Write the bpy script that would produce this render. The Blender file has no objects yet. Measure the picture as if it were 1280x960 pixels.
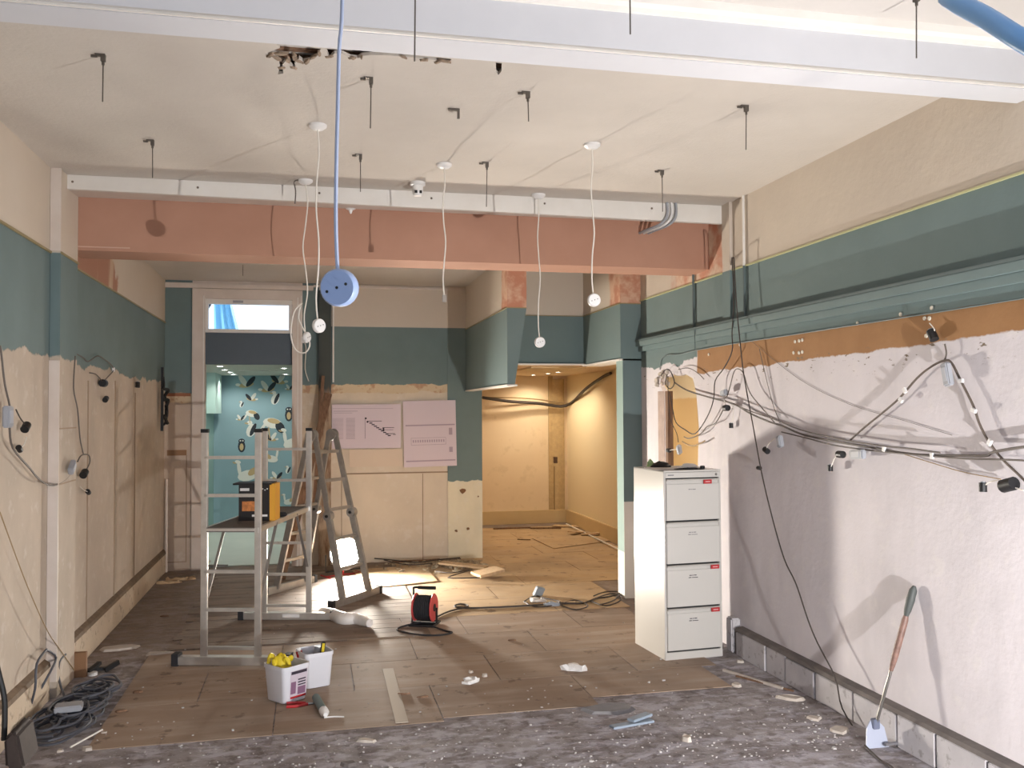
import bpy, bmesh, math, random
from mathutils import Vector, Matrix, Euler
random.seed(7)
R = math.radians
sc = bpy.context.scene

# ---------------------------------------------------------------- camera
# metres; X to the right along the shop front, Y into the shop, Z up; the camera stands over (0,0)
CAM_H = 1.72
FOC = 1126.85                                   # focal length in pixels of a 1280-wide frame
MR = (Vector((0.976133, -0.217106, -0.005397)), Vector((-0.001121, -0.029886, 0.999553)), Vector((0.217171, 0.975690, 0.029416)))
cd = bpy.data.cameras.new('camera'); cam = bpy.data.objects.new('camera', cd); sc.collection.objects.link(cam)
cd.sensor_fit = 'HORIZONTAL'; cd.sensor_width = 36; cd.lens = FOC / 1280 * 36; cd.clip_start = .05
m3 = Matrix((MR[0], MR[1], -MR[2])).transposed()
cam.matrix_world = Matrix.Translation((0, 0, CAM_H)) @ m3.to_4x4()
sc.camera = cam
sc.view_settings.view_transform = 'Standard'; sc.view_settings.look = 'None'
sc.view_settings.gamma = 1; sc.view_settings.use_curve_mapping = False
sc.view_settings.exposure = 0.0

# ---------------------------------------------------------------- world (overcast daylight through the open shop front and the far transom)
w = bpy.data.worlds.new('world'); sc.world = w; w.use_nodes = True
bg = w.node_tree.nodes['Background']; bg.inputs[0].default_value = (.60, .76, 1, 1); bg.inputs[1].default_value = 2.35
pl = bpy.data.lights.new('shopfront_daylight_portal', 'AREA'); pl.shape = 'RECTANGLE'; pl.size = 4.3; pl.size_y = 2.6
pl.cycles.is_portal = True
po = bpy.data.objects.new('shopfront_daylight_portal', pl); sc.collection.objects.link(po)
po.location = (.7, -1.25, 1.75); po.rotation_euler = (R(90), 0, 0)

# lamp strengths (the lamps are built further down, light and housing together)
P_NEAR, C_NEAR = 145, (1, .975, .95)
P_FAR, C_FAR = 130, (1, .92, .80)
P_SPOT_WARM, C_SPOT_WARM = 30, (1, .85, .64)
P_SPOT_COOL, C_SPOT_COOL = 20, (1, .93, .84)

# ---------------------------------------------------------------- helpers
def ray(px, py):
    a, b = (px - 640) / FOC, -(py - 480) / FOC
    return MR[0] * a + MR[1] * b + MR[2]
def on_x(px, py, X): d = ray(px, py); t = X / d.x; return Vector((X, d.y * t, d.z * t + CAM_H))
def on_y(px, py, Y): d = ray(px, py); t = Y / d.y; return Vector((d.x * t, Y, d.z * t + CAM_H))
def on_z(px, py, Z): d = ray(px, py); t = (Z - CAM_H) / d.z; return Vector((d.x * t, d.y * t, Z))

def S(r, g, b):
    f = lambda c: (c / 255 / 12.92) if c / 255 <= .04045 else ((c / 255 + .055) / 1.055) ** 2.4
    return (f(r), f(g), f(b), 1)

class NT:
    def __init__(s, name, rough=.8, metal=0):
        s.m = bpy.data.materials.new(name); s.m.use_nodes = True; s.t = s.m.node_tree
        s.b = s.t.nodes['Principled BSDF']; s.b.inputs['Roughness'].default_value = rough; s.b.inputs['Metallic'].default_value = metal
        s._pos = None
    def n(s, k, **kw):
        x = s.t.nodes.new(k)
        for a, b in kw.items(): setattr(x, a, b)
        return x
    def put(s, sock, v):
        if isinstance(v, bpy.types.NodeSocket): s.t.links.new(v, sock)
        else: sock.default_value = v
    def pos(s):
        if not s._pos:
            g = s.n('ShaderNodeNewGeometry'); x = s.n('ShaderNodeSeparateXYZ'); s.t.links.new(g.outputs['Position'], x.inputs[0])
            s._pos = (g.outputs['Position'], x.outputs[0], x.outputs[1], x.outputs[2])
        return s._pos
    def obj(s): return s.n('ShaderNodeTexCoord').outputs['Object']
    def math(s, op, a, b=0.0, c=None):
        x = s.n('ShaderNodeMath', operation=op); s.put(x.inputs[0], a); s.put(x.inputs[1], b)
        if c is not None: s.put(x.inputs[2], c)
        return x.outputs[0]
    def noise(s, scale, detail=4, vec=None, stretch=None, rough=.6):
        x = s.n('ShaderNodeTexNoise'); x.inputs['Scale'].default_value = scale; x.inputs['Detail'].default_value = detail; x.inputs['Roughness'].default_value = rough
        v = vec or s.pos()[0]
        if stretch:
            mp = s.n('ShaderNodeMapping'); mp.inputs['Scale'].default_value = stretch; s.t.links.new(v, mp.inputs[0]); v = mp.outputs[0]
        s.t.links.new(v, x.inputs['Vector']); return x.outputs['Fac']
    def step(s, v, edge, soft=.01):
        x = s.n('ShaderNodeMapRange'); s.put(x.inputs['Value'], v); x.inputs['From Min'].default_value = edge - soft; x.inputs['From Max'].default_value = edge + soft; return x.outputs[0]
    def mix(s, f, a, b):
        x = s.n('ShaderNodeMix', data_type='RGBA'); s.put(x.inputs['Factor'], f); s.put(x.inputs[6], a); s.put(x.inputs[7], b); return x.outputs[2]
    def bump(s, h, strength=.3, dist=.01):
        x = s.n('ShaderNodeBump'); x.inputs['Strength'].default_value = strength; x.inputs['Distance'].default_value = dist
        s.put(x.inputs['Height'], h); s.t.links.new(x.outputs[0], s.b.inputs['Normal'])
    def done(s, col): s.put(s.b.inputs['Base Color'], col); return s.m

MATS = {}
def plain(name, rgb, rough=.6, metal=0, var=.0, scale=20, bump=0, spec=None, coat=0):
    if name in MATS: return MATS[name]
    t = NT(name, rough, metal); c = S(*rgb)
    if var:
        n = t.noise(scale, 4, t.obj()); d = tuple(max(0, x * (1 - var)) for x in c[:3]) + (1,); l = tuple(min(1, x * (1 + var)) for x in c[:3]) + (1,)
        t.done(t.mix(t.step(n, .5, .22), d, l))
        if bump: t.bump(n, bump)
    else: t.done(c)
    if spec is not None: t.b.inputs['Specular IOR Level'].default_value = spec
    MATS[name] = t.m; return t.m

def emit(name, rgb, strength):
    t = NT(name); t.done((0, 0, 0, 1)); t.b.inputs['Emission Color'].default_value = (*rgb, 1); t.b.inputs['Emission Strength'].default_value = strength
    return t.m

class MB:
    """collects vertices and faces, builds ONE mesh object"""
    def __init__(s): s.v = []; s.f = []; s.mi = []; s.k = 0
    def add(s, vs, fs, mi=None):
        o = len(s.v); s.v += [tuple(v) for v in vs]; s.f += [tuple(i + o for i in f) for f in fs]; s.mi += [s.k if mi is None else mi] * len(fs); return s
    def box(s, x0, x1, y0, y1, z0, z1, M=None):
        vs = [Vector((x, y, z)) for z in (z0, z1) for x, y in ((x0, y0), (x1, y0), (x1, y1), (x0, y1))]
        if M: vs = [M @ v for v in vs]
        return s.add(vs, [(3, 2, 1, 0), (4, 5, 6, 7), (0, 1, 5, 4), (1, 2, 6, 5), (2, 3, 7, 6), (3, 0, 4, 7)])
    def bar(s, a, b, w, h, up=(0, 0, 1)):
        a, b = Vector(a), Vector(b); d = (b - a).normalized(); u = Vector(up)
        if abs(d.dot(u)) > .98: u = Vector((1, 0, 0))
        r = d.cross(u).normalized(); u = r.cross(d)
        vs = [p + r * x * w / 2 + u * y * h / 2 for p in (a, b) for x, y in ((-1, -1), (1, -1), (1, 1), (-1, 1))]
        return s.add(vs, [(0, 1, 2, 3), (7, 6, 5, 4), (0, 4, 5, 1), (1, 5, 6, 2), (2, 6, 7, 3), (3, 7, 4, 0)])
    def tube(s, pts, r, n=6, cap=True):
        pts = [Vector(p) for p in pts]; rr = r if isinstance(r, (list, tuple)) else [r] * len(pts); rings = []; prev = None
        for i, p in enumerate(pts):
            d = (pts[min(i + 1, len(pts) - 1)] - pts[max(i - 1, 0)]); d = d.normalized() if d.length > 1e-9 else Vector((0, 0, 1))
            if prev is None: u = Vector((0, 0, 1)) if abs(d.z) < .9 else Vector((1, 0, 0))
            else: u = prev
            a = (u - d * u.dot(d)); a = a.normalized() if a.length > 1e-6 else d.orthogonal().normalized(); prev = a; b = d.cross(a)
            rings.append([p + (a * math.cos(2 * math.pi * k / n) + b * math.sin(2 * math.pi * k / n)) * rr[i] for k in range(n)])
        vs = [v for q in rings for v in q]; fs = [(i * n + k, i * n + (k + 1) % n, (i + 1) * n + (k + 1) % n, (i + 1) * n + k) for i in range(len(pts) - 1) for k in range(n)]
        if cap: fs += [tuple(range(n))[::-1], tuple((len(pts) - 1) * n + k for k in range(n))]
        return s.add(vs, fs)
    def lathe(s, prof, n=16, M=None):
        vs = []; fs = []; m = len(prof)
        for r, z in prof:
            vs += [Vector((r * math.cos(2 * math.pi * k / n), r * math.sin(2 * math.pi * k / n), z)) for k in range(n)]
        for i in range(m - 1): fs += [(i * n + k, i * n + (k + 1) % n, (i + 1) * n + (k + 1) % n, (i + 1) * n + k) for k in range(n)]
        if prof[0][0] > 1e-5: fs.append(tuple(range(n))[::-1])
        if prof[-1][0] > 1e-5: fs.append(tuple((m - 1) * n + k for k in range(n)))
        if M: vs = [M @ v for v in vs]
        return s.add(vs, fs)
    def prism(s, poly, f, t):
        """poly: 2D points, f maps (a,b,h)->3D, t thickness"""
        n = len(poly); vs = [Vector(f(a, b, 0)) for a, b in poly] + [Vector(f(a, b, t)) for a, b in poly]
        return s.add(vs, [tuple(range(n))[::-1], tuple(range(n, 2 * n))] + [(i, (i + 1) % n, n + (i + 1) % n, n + i) for i in range(n)])
    def chunk(s, c, sx, sy, sz, rnd=random, n=7, rot=None):
        """irregular broken flake: ragged outline, domed top"""
        rot = rnd.uniform(0, 6.28) if rot is None else rot; cs, sn = math.cos(rot), math.sin(rot); lo = []; hi = []
        for k in range(n):
            a = 2 * math.pi * k / n + rnd.uniform(-.25, .25); q = rnd.uniform(.7, 1.1); x, y = math.cos(a) * sx * q, math.sin(a) * sy * q
            lo.append(Vector((c[0] + x * cs - y * sn, c[1] + x * sn + y * cs, c[2]))); q2 = rnd.uniform(.75, .95)
            hi.append(Vector((c[0] + (x * cs - y * sn) * q2, c[1] + (x * sn + y * cs) * q2, c[2] + sz * rnd.uniform(.6, 1))))
        return s.add(lo + hi, [tuple(range(n))[::-1], tuple(range(n, 2 * n))] + [(i, (i + 1) % n, n + (i + 1) % n, n + i) for i in range(n)])
    def rel(s, loc, rz=0):
        Mi = Matrix.Rotation(-rz, 4, 'Z') @ Matrix.Translation(-Vector(loc)); s.v = [tuple(Mi @ Vector(v)) for v in s.v]; return s
    def tf(s, M): s.v = [tuple(M @ Vector(v)) for v in s.v]; return s
    def mesh(s, name, mats, bevel=0, smooth=False):
        me = bpy.data.meshes.new(name); me.from_pydata(s.v, [], s.f)
        if not isinstance(mats, (list, tuple)): mats = [mats]
        for m in mats: me.materials.append(m)
        for p, i in zip(me.polygons, s.mi): p.material_index = min(i, len(mats) - 1)
        bm = bmesh.new(); bm.from_mesh(me)
        bmesh.ops.recalc_face_normals(bm, faces=bm.faces)
        if bevel:
            bmesh.ops.bevel(bm, geom=[e for e in bm.edges if len(e.link_faces) == 2 and e.calc_face_angle(0) > .6], offset=bevel, segments=2, affect='EDGES', clamp_overlap=True)
        if smooth:
            for f in bm.faces: f.smooth = True
            for e in bm.edges:
                if len(e.link_faces) == 2 and e.calc_face_angle(0) > .7: e.smooth = False
        bm.to_mesh(me); bm.free(); return me
    def build(s, name, mats, parent=None, bevel=0, smooth=False):
        o = bpy.data.objects.new(name, s.mesh(name, mats, bevel, smooth)); sc.collection.objects.link(o)
        if parent: o.parent = parent
        return o

def tag(o, label=None, cat=None, group=None, kind=None):
    if label: o['label'] = label
    if cat: o['category'] = cat
    if group: o['group'] = group
    if kind: o['kind'] = kind
    return o
def struct(o): o['kind'] = 'structure'; return o
def thing(name, loc, label, cat, rz=0, group=None, rot=None):
    o = bpy.data.objects.new(name, None); sc.collection.objects.link(o); o.location = loc; o.rotation_euler = rot or (0, 0, rz); o.empty_display_size = .05
    return tag(o, label, cat, group)
def smooth_path(pts, k=4):
    pts = [Vector(p) for p in pts]; out = []
    for i in range(len(pts) - 1):
        p0, p1, p2, p3 = pts[max(i - 1, 0)], pts[i], pts[i + 1], pts[min(i + 2, len(pts) - 1)]
        for j in range(k):
            t = j / k; out.append(.5 * ((2 * p1) + (p2 - p0) * t + (2 * p0 - 5 * p1 + 4 * p2 - p3) * t * t + (3 * p1 - p0 - 3 * p2 + p3) * t ** 3))
    return out + [pts[-1]]
def cable(name, pts, r, mat, label=None, cat='cable', parent=None, k=4, n=6):
    o = MB().tube(smooth_path(pts, k), r, n).build(name, mat, parent, smooth=True)
    if label: tag(o, label, cat)
    return o
def holed_slab(name, outline, holes, fmap, t, mats):
    """flat slab with real holes; outline/holes are 2D loops, fmap(a,b,h) -> 3D"""
    bm = bmesh.new()
    def loop(p):
        vs = [bm.verts.new(fmap(a, b, 0)) for a, b in p]; return [bm.edges.new((vs[i], vs[(i + 1) % len(vs)])) for i in range(len(vs))]
    ed = []
    for p in [outline] + holes: ed += loop(p)
    bmesh.ops.triangle_fill(bm, use_beauty=True, use_dissolve=False, edges=ed)
    g = bmesh.ops.extrude_face_region(bm, geom=list(bm.faces))
    d = Vector(fmap(0, 0, t)) - Vector(fmap(0, 0, 0))
    bmesh.ops.translate(bm, verts=[v for v in g['geom'] if isinstance(v, bmesh.types.BMVert)], vec=d)
    bmesh.ops.recalc_face_normals(bm, faces=bm.faces)
    me = bpy.data.meshes.new(name); bm.to_mesh(me); bm.free(); me.materials.append(mats)
    o = bpy.data.objects.new(name, me); sc.collection.objects.link(o); return o

# ---------------------------------------------------------------- materials
TEAL = S(114, 132, 132); TEAL_D = S(102, 119, 119); CREAM = S(205, 193, 178); PLAST = S(210, 199, 186); WHITEP = S(212, 205, 202)
PINK = S(190, 128, 104); ORANGE = S(164, 122, 80)

def plaster_mottle(t, col, amt=.18):
    n1 = t.noise(1.6, 5); n2 = t.noise(9, 5); n3 = t.noise(2.2, 4, stretch=(1, 1, .25))
    d = tuple(x * (1 - amt) for x in col[:3]) + (1,); l = tuple(min(1, x * (1 + amt * .5)) for x in col[:3]) + (1,)
    c = t.mix(t.step(n1, .5, .2), d, l)
    c = t.mix(t.math('MULTIPLY', t.step(n3, .60, .08), .22), c, tuple(x * .62 for x in col[:3]) + (1,))
    return t.mix(t.math('MULTIPLY', t.step(n2, .62, .06), .25), c, S(225, 220, 214)), n2

def mat_left():
    t = NT('left_wall_paint', .85); P, X, Y, Z = t.pos()
    base, n2 = plaster_mottle(t, S(192, 177, 160)); rag = t.noise(5, 6); rag2 = t.noise(1.1, 3)
    zj = t.math('ADD', Z, t.math('MULTIPLY', t.math('SUBTRACT', rag, .5), .16)); zj = t.math('ADD', zj, t.math('MULTIPLY', t.math('SUBTRACT', rag2, .5), .22))
    green = t.step(zj, 2.05, .006)
    c = t.mix(green, base, t.mix(t.step(t.noise(2, 3), .5, .3), TEAL, TEAL_D))
    top = t.step(Z, 2.70, .003); c = t.mix(top, c, t.mix(t.step(t.noise(1.2, 4), .5, .2), S(200, 186, 168), CREAM))
    yn = t.math('ADD', Y, t.math('MULTIPLY', t.math('SUBTRACT', t.noise(3, 5), .5), .8))
    inside = t.math('MULTIPLY', t.math('MULTIPLY', t.step(Y, 6.39, .005), t.math('SUBTRACT', 1, t.step(yn, 7.85, .02))), top)
    pk = t.mix(t.step(t.noise(1.8, 4, stretch=(1, 1.5, .3)), .54, .05), S(168, 122, 100), S(200, 176, 150))
    c = t.mix(inside, c, pk)
    t.bump(t.math('ADD', t.math('MULTIPLY', rag, t.math('SUBTRACT', 1, green)), t.math('MULTIPLY', n2, .3)), .35, .012); return t.done(c)

def mat_right():
    t = NT('right_wall_paint', .85); P, X, Y, Z = t.pos()
    base, n2 = plaster_mottle(t, S(214, 208, 212), .10); rag = t.noise(7, 6); rag2 = t.noise(1.5, 3)
    j = t.math('ADD', t.math('MULTIPLY', t.math('SUBTRACT', rag, .5), .05), t.math('MULTIPLY', t.math('SUBTRACT', rag2, .5), .05))
    zj = t.math('ADD', Z, j)
    zs = t.math('ADD', zj, t.math('MULTIPLY', t.math('SUBTRACT', Y, 3.3), .013))
    near = t.math('SUBTRACT', 1, t.step(t.math('ADD', Y, j), 6.62, .01))
    org = t.mix(t.step(t.noise(3, 5), .5, .2), ORANGE, S(150, 108, 68))
    c = t.mix(t.math('MULTIPLY', t.step(zs, 2.045, .004), near), base, org)
    farg = t.math('MULTIPLY', t.step(t.math('ADD', Z, t.math('MULTIPLY', t.math('SUBTRACT', t.noise(2.5, 5), .5), .25)), 2.10, .005), t.math('SUBTRACT', 1, near))
    g = t.mix(t.step(t.noise(1.5, 3), .5, .3), TEAL, TEAL_D)
    c = t.mix(farg, c, g); c = t.mix(t.step(t.math('ADD', Z, t.math('MULTIPLY', j, .5)), 2.19, .004), c, g)
    # strips of old filler and scuffs along the torn paper line
    sm = t.math('MULTIPLY', t.step(t.noise(14, 4, stretch=(1, 1, 3)), .66, .02), t.math('MULTIPLY', t.step(Z, 1.93, .05), t.math('SUBTRACT', 1, t.step(Z, 2.05, .02))))
    c = t.mix(sm, c, S(120, 105, 88))
    top = t.step(Z, 2.725, .003); c = t.mix(top, c, t.mix(t.step(t.noise(1.3, 4), .5, .2), S(196, 184, 170), CREAM))
    yn = t.math('ADD', Y, t.math('MULTIPLY', t.math('SUBTRACT', t.noise(3, 5), .5), .5))
    pin = t.math('MULTIPLY', t.math('MULTIPLY', t.step(yn, 6.15, .05), t.math('SUBTRACT', 1, t.step(yn, 7.1, .05))), top)
    c = t.mix(pin, c, t.mix(t.step(t.noise(4, 4), .5, .08), S(196, 142, 118), S(214, 190, 168)))
    t.bump(t.math('ADD', t.math('MULTIPLY', rag, .5), n2), .35, .012); return t.done(c)

def mat_far(name, zsplit, toplight=True, low=S(214, 200, 180), gtop=2.685, chips=.8):
    t = NT(name, .85); P, X, Y, Z = t.pos(); base, n2 = plaster_mottle(t, low, .1); rag = t.noise(6, 6)
    j = t.math('MULTIPLY', t.math('SUBTRACT', rag, .5), .10)
    zj = t.math('ADD', Z, j); chip = t.mix(t.step(t.noise(9, 5), .55, .05), S(206, 186, 152), S(176, 130, 96))
    c = t.mix(t.math('MULTIPLY', t.step(zj, zsplit - .10, .004), chips), base, chip)
    g = t.step(zj, zsplit, .004); c = t.mix(g, c, t.mix(t.step(t.noise(2, 3), .5, .3), TEAL, TEAL_D))
    if toplight: c = t.mix(t.step(Z, gtop, .003), c, CREAM)
    t.bump(t.math('ADD', t.math('MULTIPLY', rag, t.math('SUBTRACT', 1, g)), n2), .3, .01); return t.done(c)

def mat_bulk(name, z0, pinkx=None):
    """teal paint below z0, cream or pink bare plaster above"""
    t = NT(name, .8); P, X, Y, Z = t.pos()
    top = t.step(Z, z0, .003); c = t.mix(top, t.mix(t.step(t.noise(1.5, 3), .5, .3), TEAL, S(106, 124, 124)), CREAM)
    if pinkx is not None:
        yn = t.math('ADD', Y, t.math('MULTIPLY', t.math('SUBTRACT', t.noise(4, 5), .5), .25))
        c = t.mix(t.math('MULTIPLY', top, t.math('SUBTRACT', 1, t.step(yn, pinkx, .02))), c, t.mix(t.step(t.noise(5, 5), .52, .06), S(192, 134, 108), S(212, 174, 148)))
    n = t.noise(12, 4); t.bump(n, .12); return t.done(c)

def simple_noise(name, c1, c2, scale, rough=.8, bump=.2, stretch=None, soft=.2, c3=None, metal=0):
    t = NT(name, rough, metal); n = t.noise(scale, 6, stretch=stretch); c = t.mix(t.step(n, .5, soft), c1, c2)
    if c3: c = t.mix(t.math('MULTIPLY', t.step(t.noise(scale * 4, 5), .62, .05), .6), c, c3)
    if bump: t.bump(n, bump)
    return t.done(c)

M_LEFT, M_RIGHT = mat_left(), mat_right()
M_CEIL = simple_noise('ceiling_paint', S(200, 194, 188), S(210, 204, 198), 1.1, .85, 0)
t = NT('textured_ceiling', .85); n = t.noise(38, 3); c = t.mix(t.step(t.noise(.9, 4), .5, .2), S(190, 182, 173), S(204, 196, 187)); t.bump(n, .25, .01); M_CEILT = t.done(c)
M_WHITE = simple_noise('white_gloss', S(222, 216, 208), S(232, 228, 222), 3, .5, 0)
M_BEAM = simple_noise('beam_white', S(200, 200, 204), S(208, 208, 212), 2, .7, .05)
M_PINK = simple_noise('pink_plaster', S(170, 126, 104), S(184, 140, 118), 1.3, .85, .1)
M_PINKD = simple_noise('pink_plaster_dark', S(168, 108, 84), S(180, 120, 94), 2, .85, .1)
M_TEAL = simple_noise('teal_paint', TEAL, S(106, 124, 124), 2, .6, .04)
M_TEALD = simple_noise('teal_paint_deep', S(84, 98, 98), S(92, 106, 106), 2, .6, .04)
M_SLATE = simple_noise('slate_panel', S(74, 86, 96), S(82, 94, 106), 1.5, .6, 0)
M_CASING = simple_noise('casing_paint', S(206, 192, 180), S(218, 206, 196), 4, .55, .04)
M_RECESS = simple_noise('recess_plaster', S(222, 200, 168), S(230, 210, 180), 1.3, .85, .1, c3=S(212, 190, 156))
M_SKIRT = simple_noise('recess_skirting', S(198, 174, 132), S(208, 184, 142), 2, .8, .1)
M_BASEL = simple_noise('skirting_left', S(192, 172, 148), S(206, 188, 164), 4, .8, .2, c3=S(120, 98, 78))
M_BLOCK = simple_noise('skirting_block', S(176, 172, 176), S(200, 196, 198), 5, .9, .4, c3=S(130, 124, 122))
M_MORTAR = simple_noise('mortar', S(92, 86, 84), S(122, 114, 110), 8, .95, .5)

def mat_floor():
    t = NT('old_subfloor', .9); P, X, Y, Z = t.pos(); n1 = t.noise(2.2, 6); n2 = t.noise(14, 6); n3 = t.noise(5.5, 6, stretch=(1, 1.8, 1)); n4 = t.noise(40, 4)
    c = t.mix(t.step(n1, .5, .12), S(122, 114, 114), S(156, 150, 150)); c = t.mix(t.math('MULTIPLY', t.step(n3, .53, .05), .8), c, S(176, 172, 180))
    c = t.mix(t.math('MULTIPLY', t.step(n2, .57, .05), .5), c, S(74, 60, 52)); c = t.mix(t.math('MULTIPLY', t.step(n4, .66, .03), .9), c, S(196, 192, 192))
    far = t.step(Y, 6.6, .6); c = t.mix(t.math('MULTIPLY', far, .7), c, t.mix(t.step(n2, .5, .2), S(104, 84, 68), S(134, 112, 90)))
    t.bump(t.math('ADD', n3, t.math('MULTIPLY', n2, .6)), .7, .02); return t.done(c)
M_FLOOR = mat_floor()
def mat_board(name, a, b, dust):
    t = NT(name, .75); o = t.n('ShaderNodeObjectInfo'); n1 = t.noise(3, 5); n2 = t.noise(60, 3); sc_ = t.noise(2.2, 6, stretch=(.5, 3, 1))
    c = t.mix(t.math('ADD', t.math('MULTIPLY', o.outputs['Random'], .6), t.math('MULTIPLY', n1, .4)), a, b)
    c = t.mix(t.math('MULTIPLY', t.step(sc_, .56, .1), dust), c, S(182, 168, 154)); c = t.mix(t.math('MULTIPLY', t.step(t.noise(7, 6), .63, .03), .6), c, S(84, 64, 50))
    c = t.mix(t.math('MULTIPLY', t.step(t.noise(1.3, 6), .56, .12), .35), c, S(96, 76, 62))
    t.bump(n2, .08); return t.done(c)
M_HARD = mat_board('hardboard', S(140, 120, 104), S(162, 140, 121), .5)
M_HARDF = mat_board('hardboard_far', S(176, 148, 112), S(194, 166, 130), .25)
M_PLANK = mat_board('floorboard_dark', S(104, 88, 78), S(134, 116, 102), .3)
t = NT('old_timber', .8); n = t.noise(6, 5, t.obj(), stretch=(8, 8, .6)); M_TIMBER = t.done(t.mix(t.step(n, .5, .2), S(96, 70, 52), S(136, 104, 80))); 
M_TIMBERL = simple_noise('pale_timber', S(176, 148, 116), S(200, 174, 140), 9, .8, .1, stretch=(3, 3, 1))
t = NT('post_timber', .8); P, X, Y, Z = t.pos(); n = t.noise(6, 6, stretch=(3, 3, .7)); zz = t.math('ADD', Z, t.math('MULTIPLY', n, .3))
M_POST = t.done(t.mix(t.step(zz, 2.1, .03), t.mix(t.step(n, .5, .1), S(120, 92, 70), S(168, 148, 126)), S(66, 72, 70)))
M_ALU = simple_noise('ladder_aluminium', S(196, 193, 188), S(214, 211, 206), 14, .36, .03, metal=.75)
M_ALUD = simple_noise('ladder_aluminium_dull_shaded', S(140, 136, 132), S(164, 160, 155), 9, .5, .04, metal=.6)  # on the folding ladder this darker tone stands in for backlit shade
M_BLACK = plain('black_plastic', (24, 24, 26), .5); M_RUBBER = plain('dark_rubber', (38, 38, 42), .8)
M_GREY = plain('grey_plastic', (158, 160, 166), .5); M_WPL = plain('white_plastic', (226, 224, 222), .4); M_STEEL = plain('steel', (150, 148, 144), .35, 1)
M_RODM = plain('rod_steel', (104, 98, 92), .5, .6)
M_CAB = plain('cabinet_enamel', (200, 196, 190), .24, 0); M_CABD = plain('cabinet_gap', (70, 68, 66), .7)
M_RED = plain('red_plastic', (178, 40, 44), .5); M_YEL = plain('yellow_rubber', (214, 190, 40), .6, var=.15)
M_WIRE = plain('dark_wire', (62, 54, 50), .6); M_WIREG = plain('grey_wire', (98, 90, 84), .6); M_FLEX = plain('white_flex', (222, 216, 206), .5)
M_PAPER = plain('paper', (212, 198, 206), .8); M_INK = plain('ink', (52, 44, 56), .8); M_INKL = plain('pale_ink', (166, 150, 164), .8)
M_CRUMB = plain('plaster_crumbs', (176, 172, 170), .95, var=.1); M_CHIP = plain('broken_plaster', (188, 178, 168), .95, var=.15, scale=12, bump=.3)
M_BLUE = plain('white_plastic_bluelit', (156, 176, 214), .4)  # white plastic with blue daylight put into its colour
t = NT('clear_glass', .02); t.b.inputs['Transmission Weight'].default_value = 1; t.b.inputs['IOR'].default_value = 1.1; M_GLASS = t.done((1, 1, 1, 1))

# ---------------------------------------------------------------- the setting
XL, XR, ZC, YF = -1.56, 2.97, 3.22, 10.4
struct(MB().box(-2.0, 4.1, -1.3, 14.7, -.12, 0).build('floor', M_FLOOR)); floor = bpy.data.objects['floor']
struct(MB().box(-14, 16, -16, -1.3, -.2, -.1).build('pavement', simple_noise('pavement_concrete', S(120, 118, 116), S(140, 138, 134), 2)))
# ceiling with the broken plaster as real holes
def zpoly(pts, z=ZC): return [tuple(on_z(x, y, z).xy) for x, y in pts]
h1 = zpoly([(331, 67), (342, 63), (350, 60), (345, 55), (372, 57), (401, 61), (398, 69), (388, 75), (379, 77), (374, 73), (368, 79), (370, 87), (362, 80), (357, 76), (353, 81), (354, 92), (347, 93), (350, 84), (348, 74), (342, 69)])
h2 = zpoly([(409, 61), (425, 62), (450, 63), (470, 65), (500, 67), (540, 71), (564, 74), (562, 78), (548, 76), (525, 73), (500, 70.5), (480, 69), (462, 69), (452, 70), (447, 73), (438, 72), (428, 67), (418, 67), (412, 73), (409, 66)])
h3 = zpoly([(620, 78), (627, 79), (627, 89), (623, 94), (620, 90)])
struct(MB().box(XL, XR, 6.72, 10.4, 3.168, 3.2).build('ceiling_back', M_CEILT))
ceiling = struct(holed_slab('ceiling', [(XL, 3.2), (XR, 3.2), (XR, 10.52), (XL, 10.52)], [h1, h2, h3], lambda a, b, h: (a, b, ZC + h), .014, M_CEILT))
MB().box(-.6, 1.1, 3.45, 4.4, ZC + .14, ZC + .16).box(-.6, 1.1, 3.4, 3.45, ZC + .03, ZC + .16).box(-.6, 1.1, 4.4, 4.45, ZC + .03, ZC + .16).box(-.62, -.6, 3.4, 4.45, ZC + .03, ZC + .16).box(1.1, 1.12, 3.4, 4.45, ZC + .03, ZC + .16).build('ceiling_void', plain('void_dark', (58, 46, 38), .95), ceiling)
for k in range(9):
    MB().box(-.58, 1.08, 3.5 + k * .075, 3.535 + k * .075, ZC + .034, ZC + .042).build('lath', M_TIMBER, ceiling)
M_TORN = plain('torn_plaster', (150, 132, 114), .95, var=.5, scale=40, bump=.5)
for k, (px, py, s_) in enumerate(((338, 68, .03), (346, 72, .035), (352, 66, .04), (360, 74, .035), (368, 70, .04), (374, 76, .03), (384, 76, .035), (392, 70, .035), (399, 66, .03), (352, 84, .022), (367, 84, .02), (412, 70, .02), (440, 72, .02), (452, 71, .018), (505, 71, .02), (530, 74, .02), (548, 76, .03), (558, 76, .025))):
    q = on_z(px, py, ZC); m = MB().chunk((0, 0, 0), s_, s_ * .3, .012, random.Random(k), 9); m.v = [(q.x + a[0], q.y + a[1], ZC - a[2] + .002) for a in m.v]; m.build('broken_plaster', M_TORN, ceiling)
struct(MB().box(XL - .3, 4.1, -1.3, 3.2, 3.24, 3.3).build('ceiling_front', M_CEIL))
struct(MB().box(XL - .3, 4.1, 3.2, 10.55, 3.26, 3.3).build('roof_deck', M_CEIL))
bm_ = struct(MB().box(XL, XR, 3.115, 3.285, 3.03, 3.3).build('beam_front', M_BEAM, bevel=.006))
MB().prism([(3.106, 3.03), (3.115, 3.03), (3.115, 3.048), (3.108, 3.038)], lambda a, b, h: (XL + h, a, b), XR - XL).build('edge_bead', M_WHITE, bm_)
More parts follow.
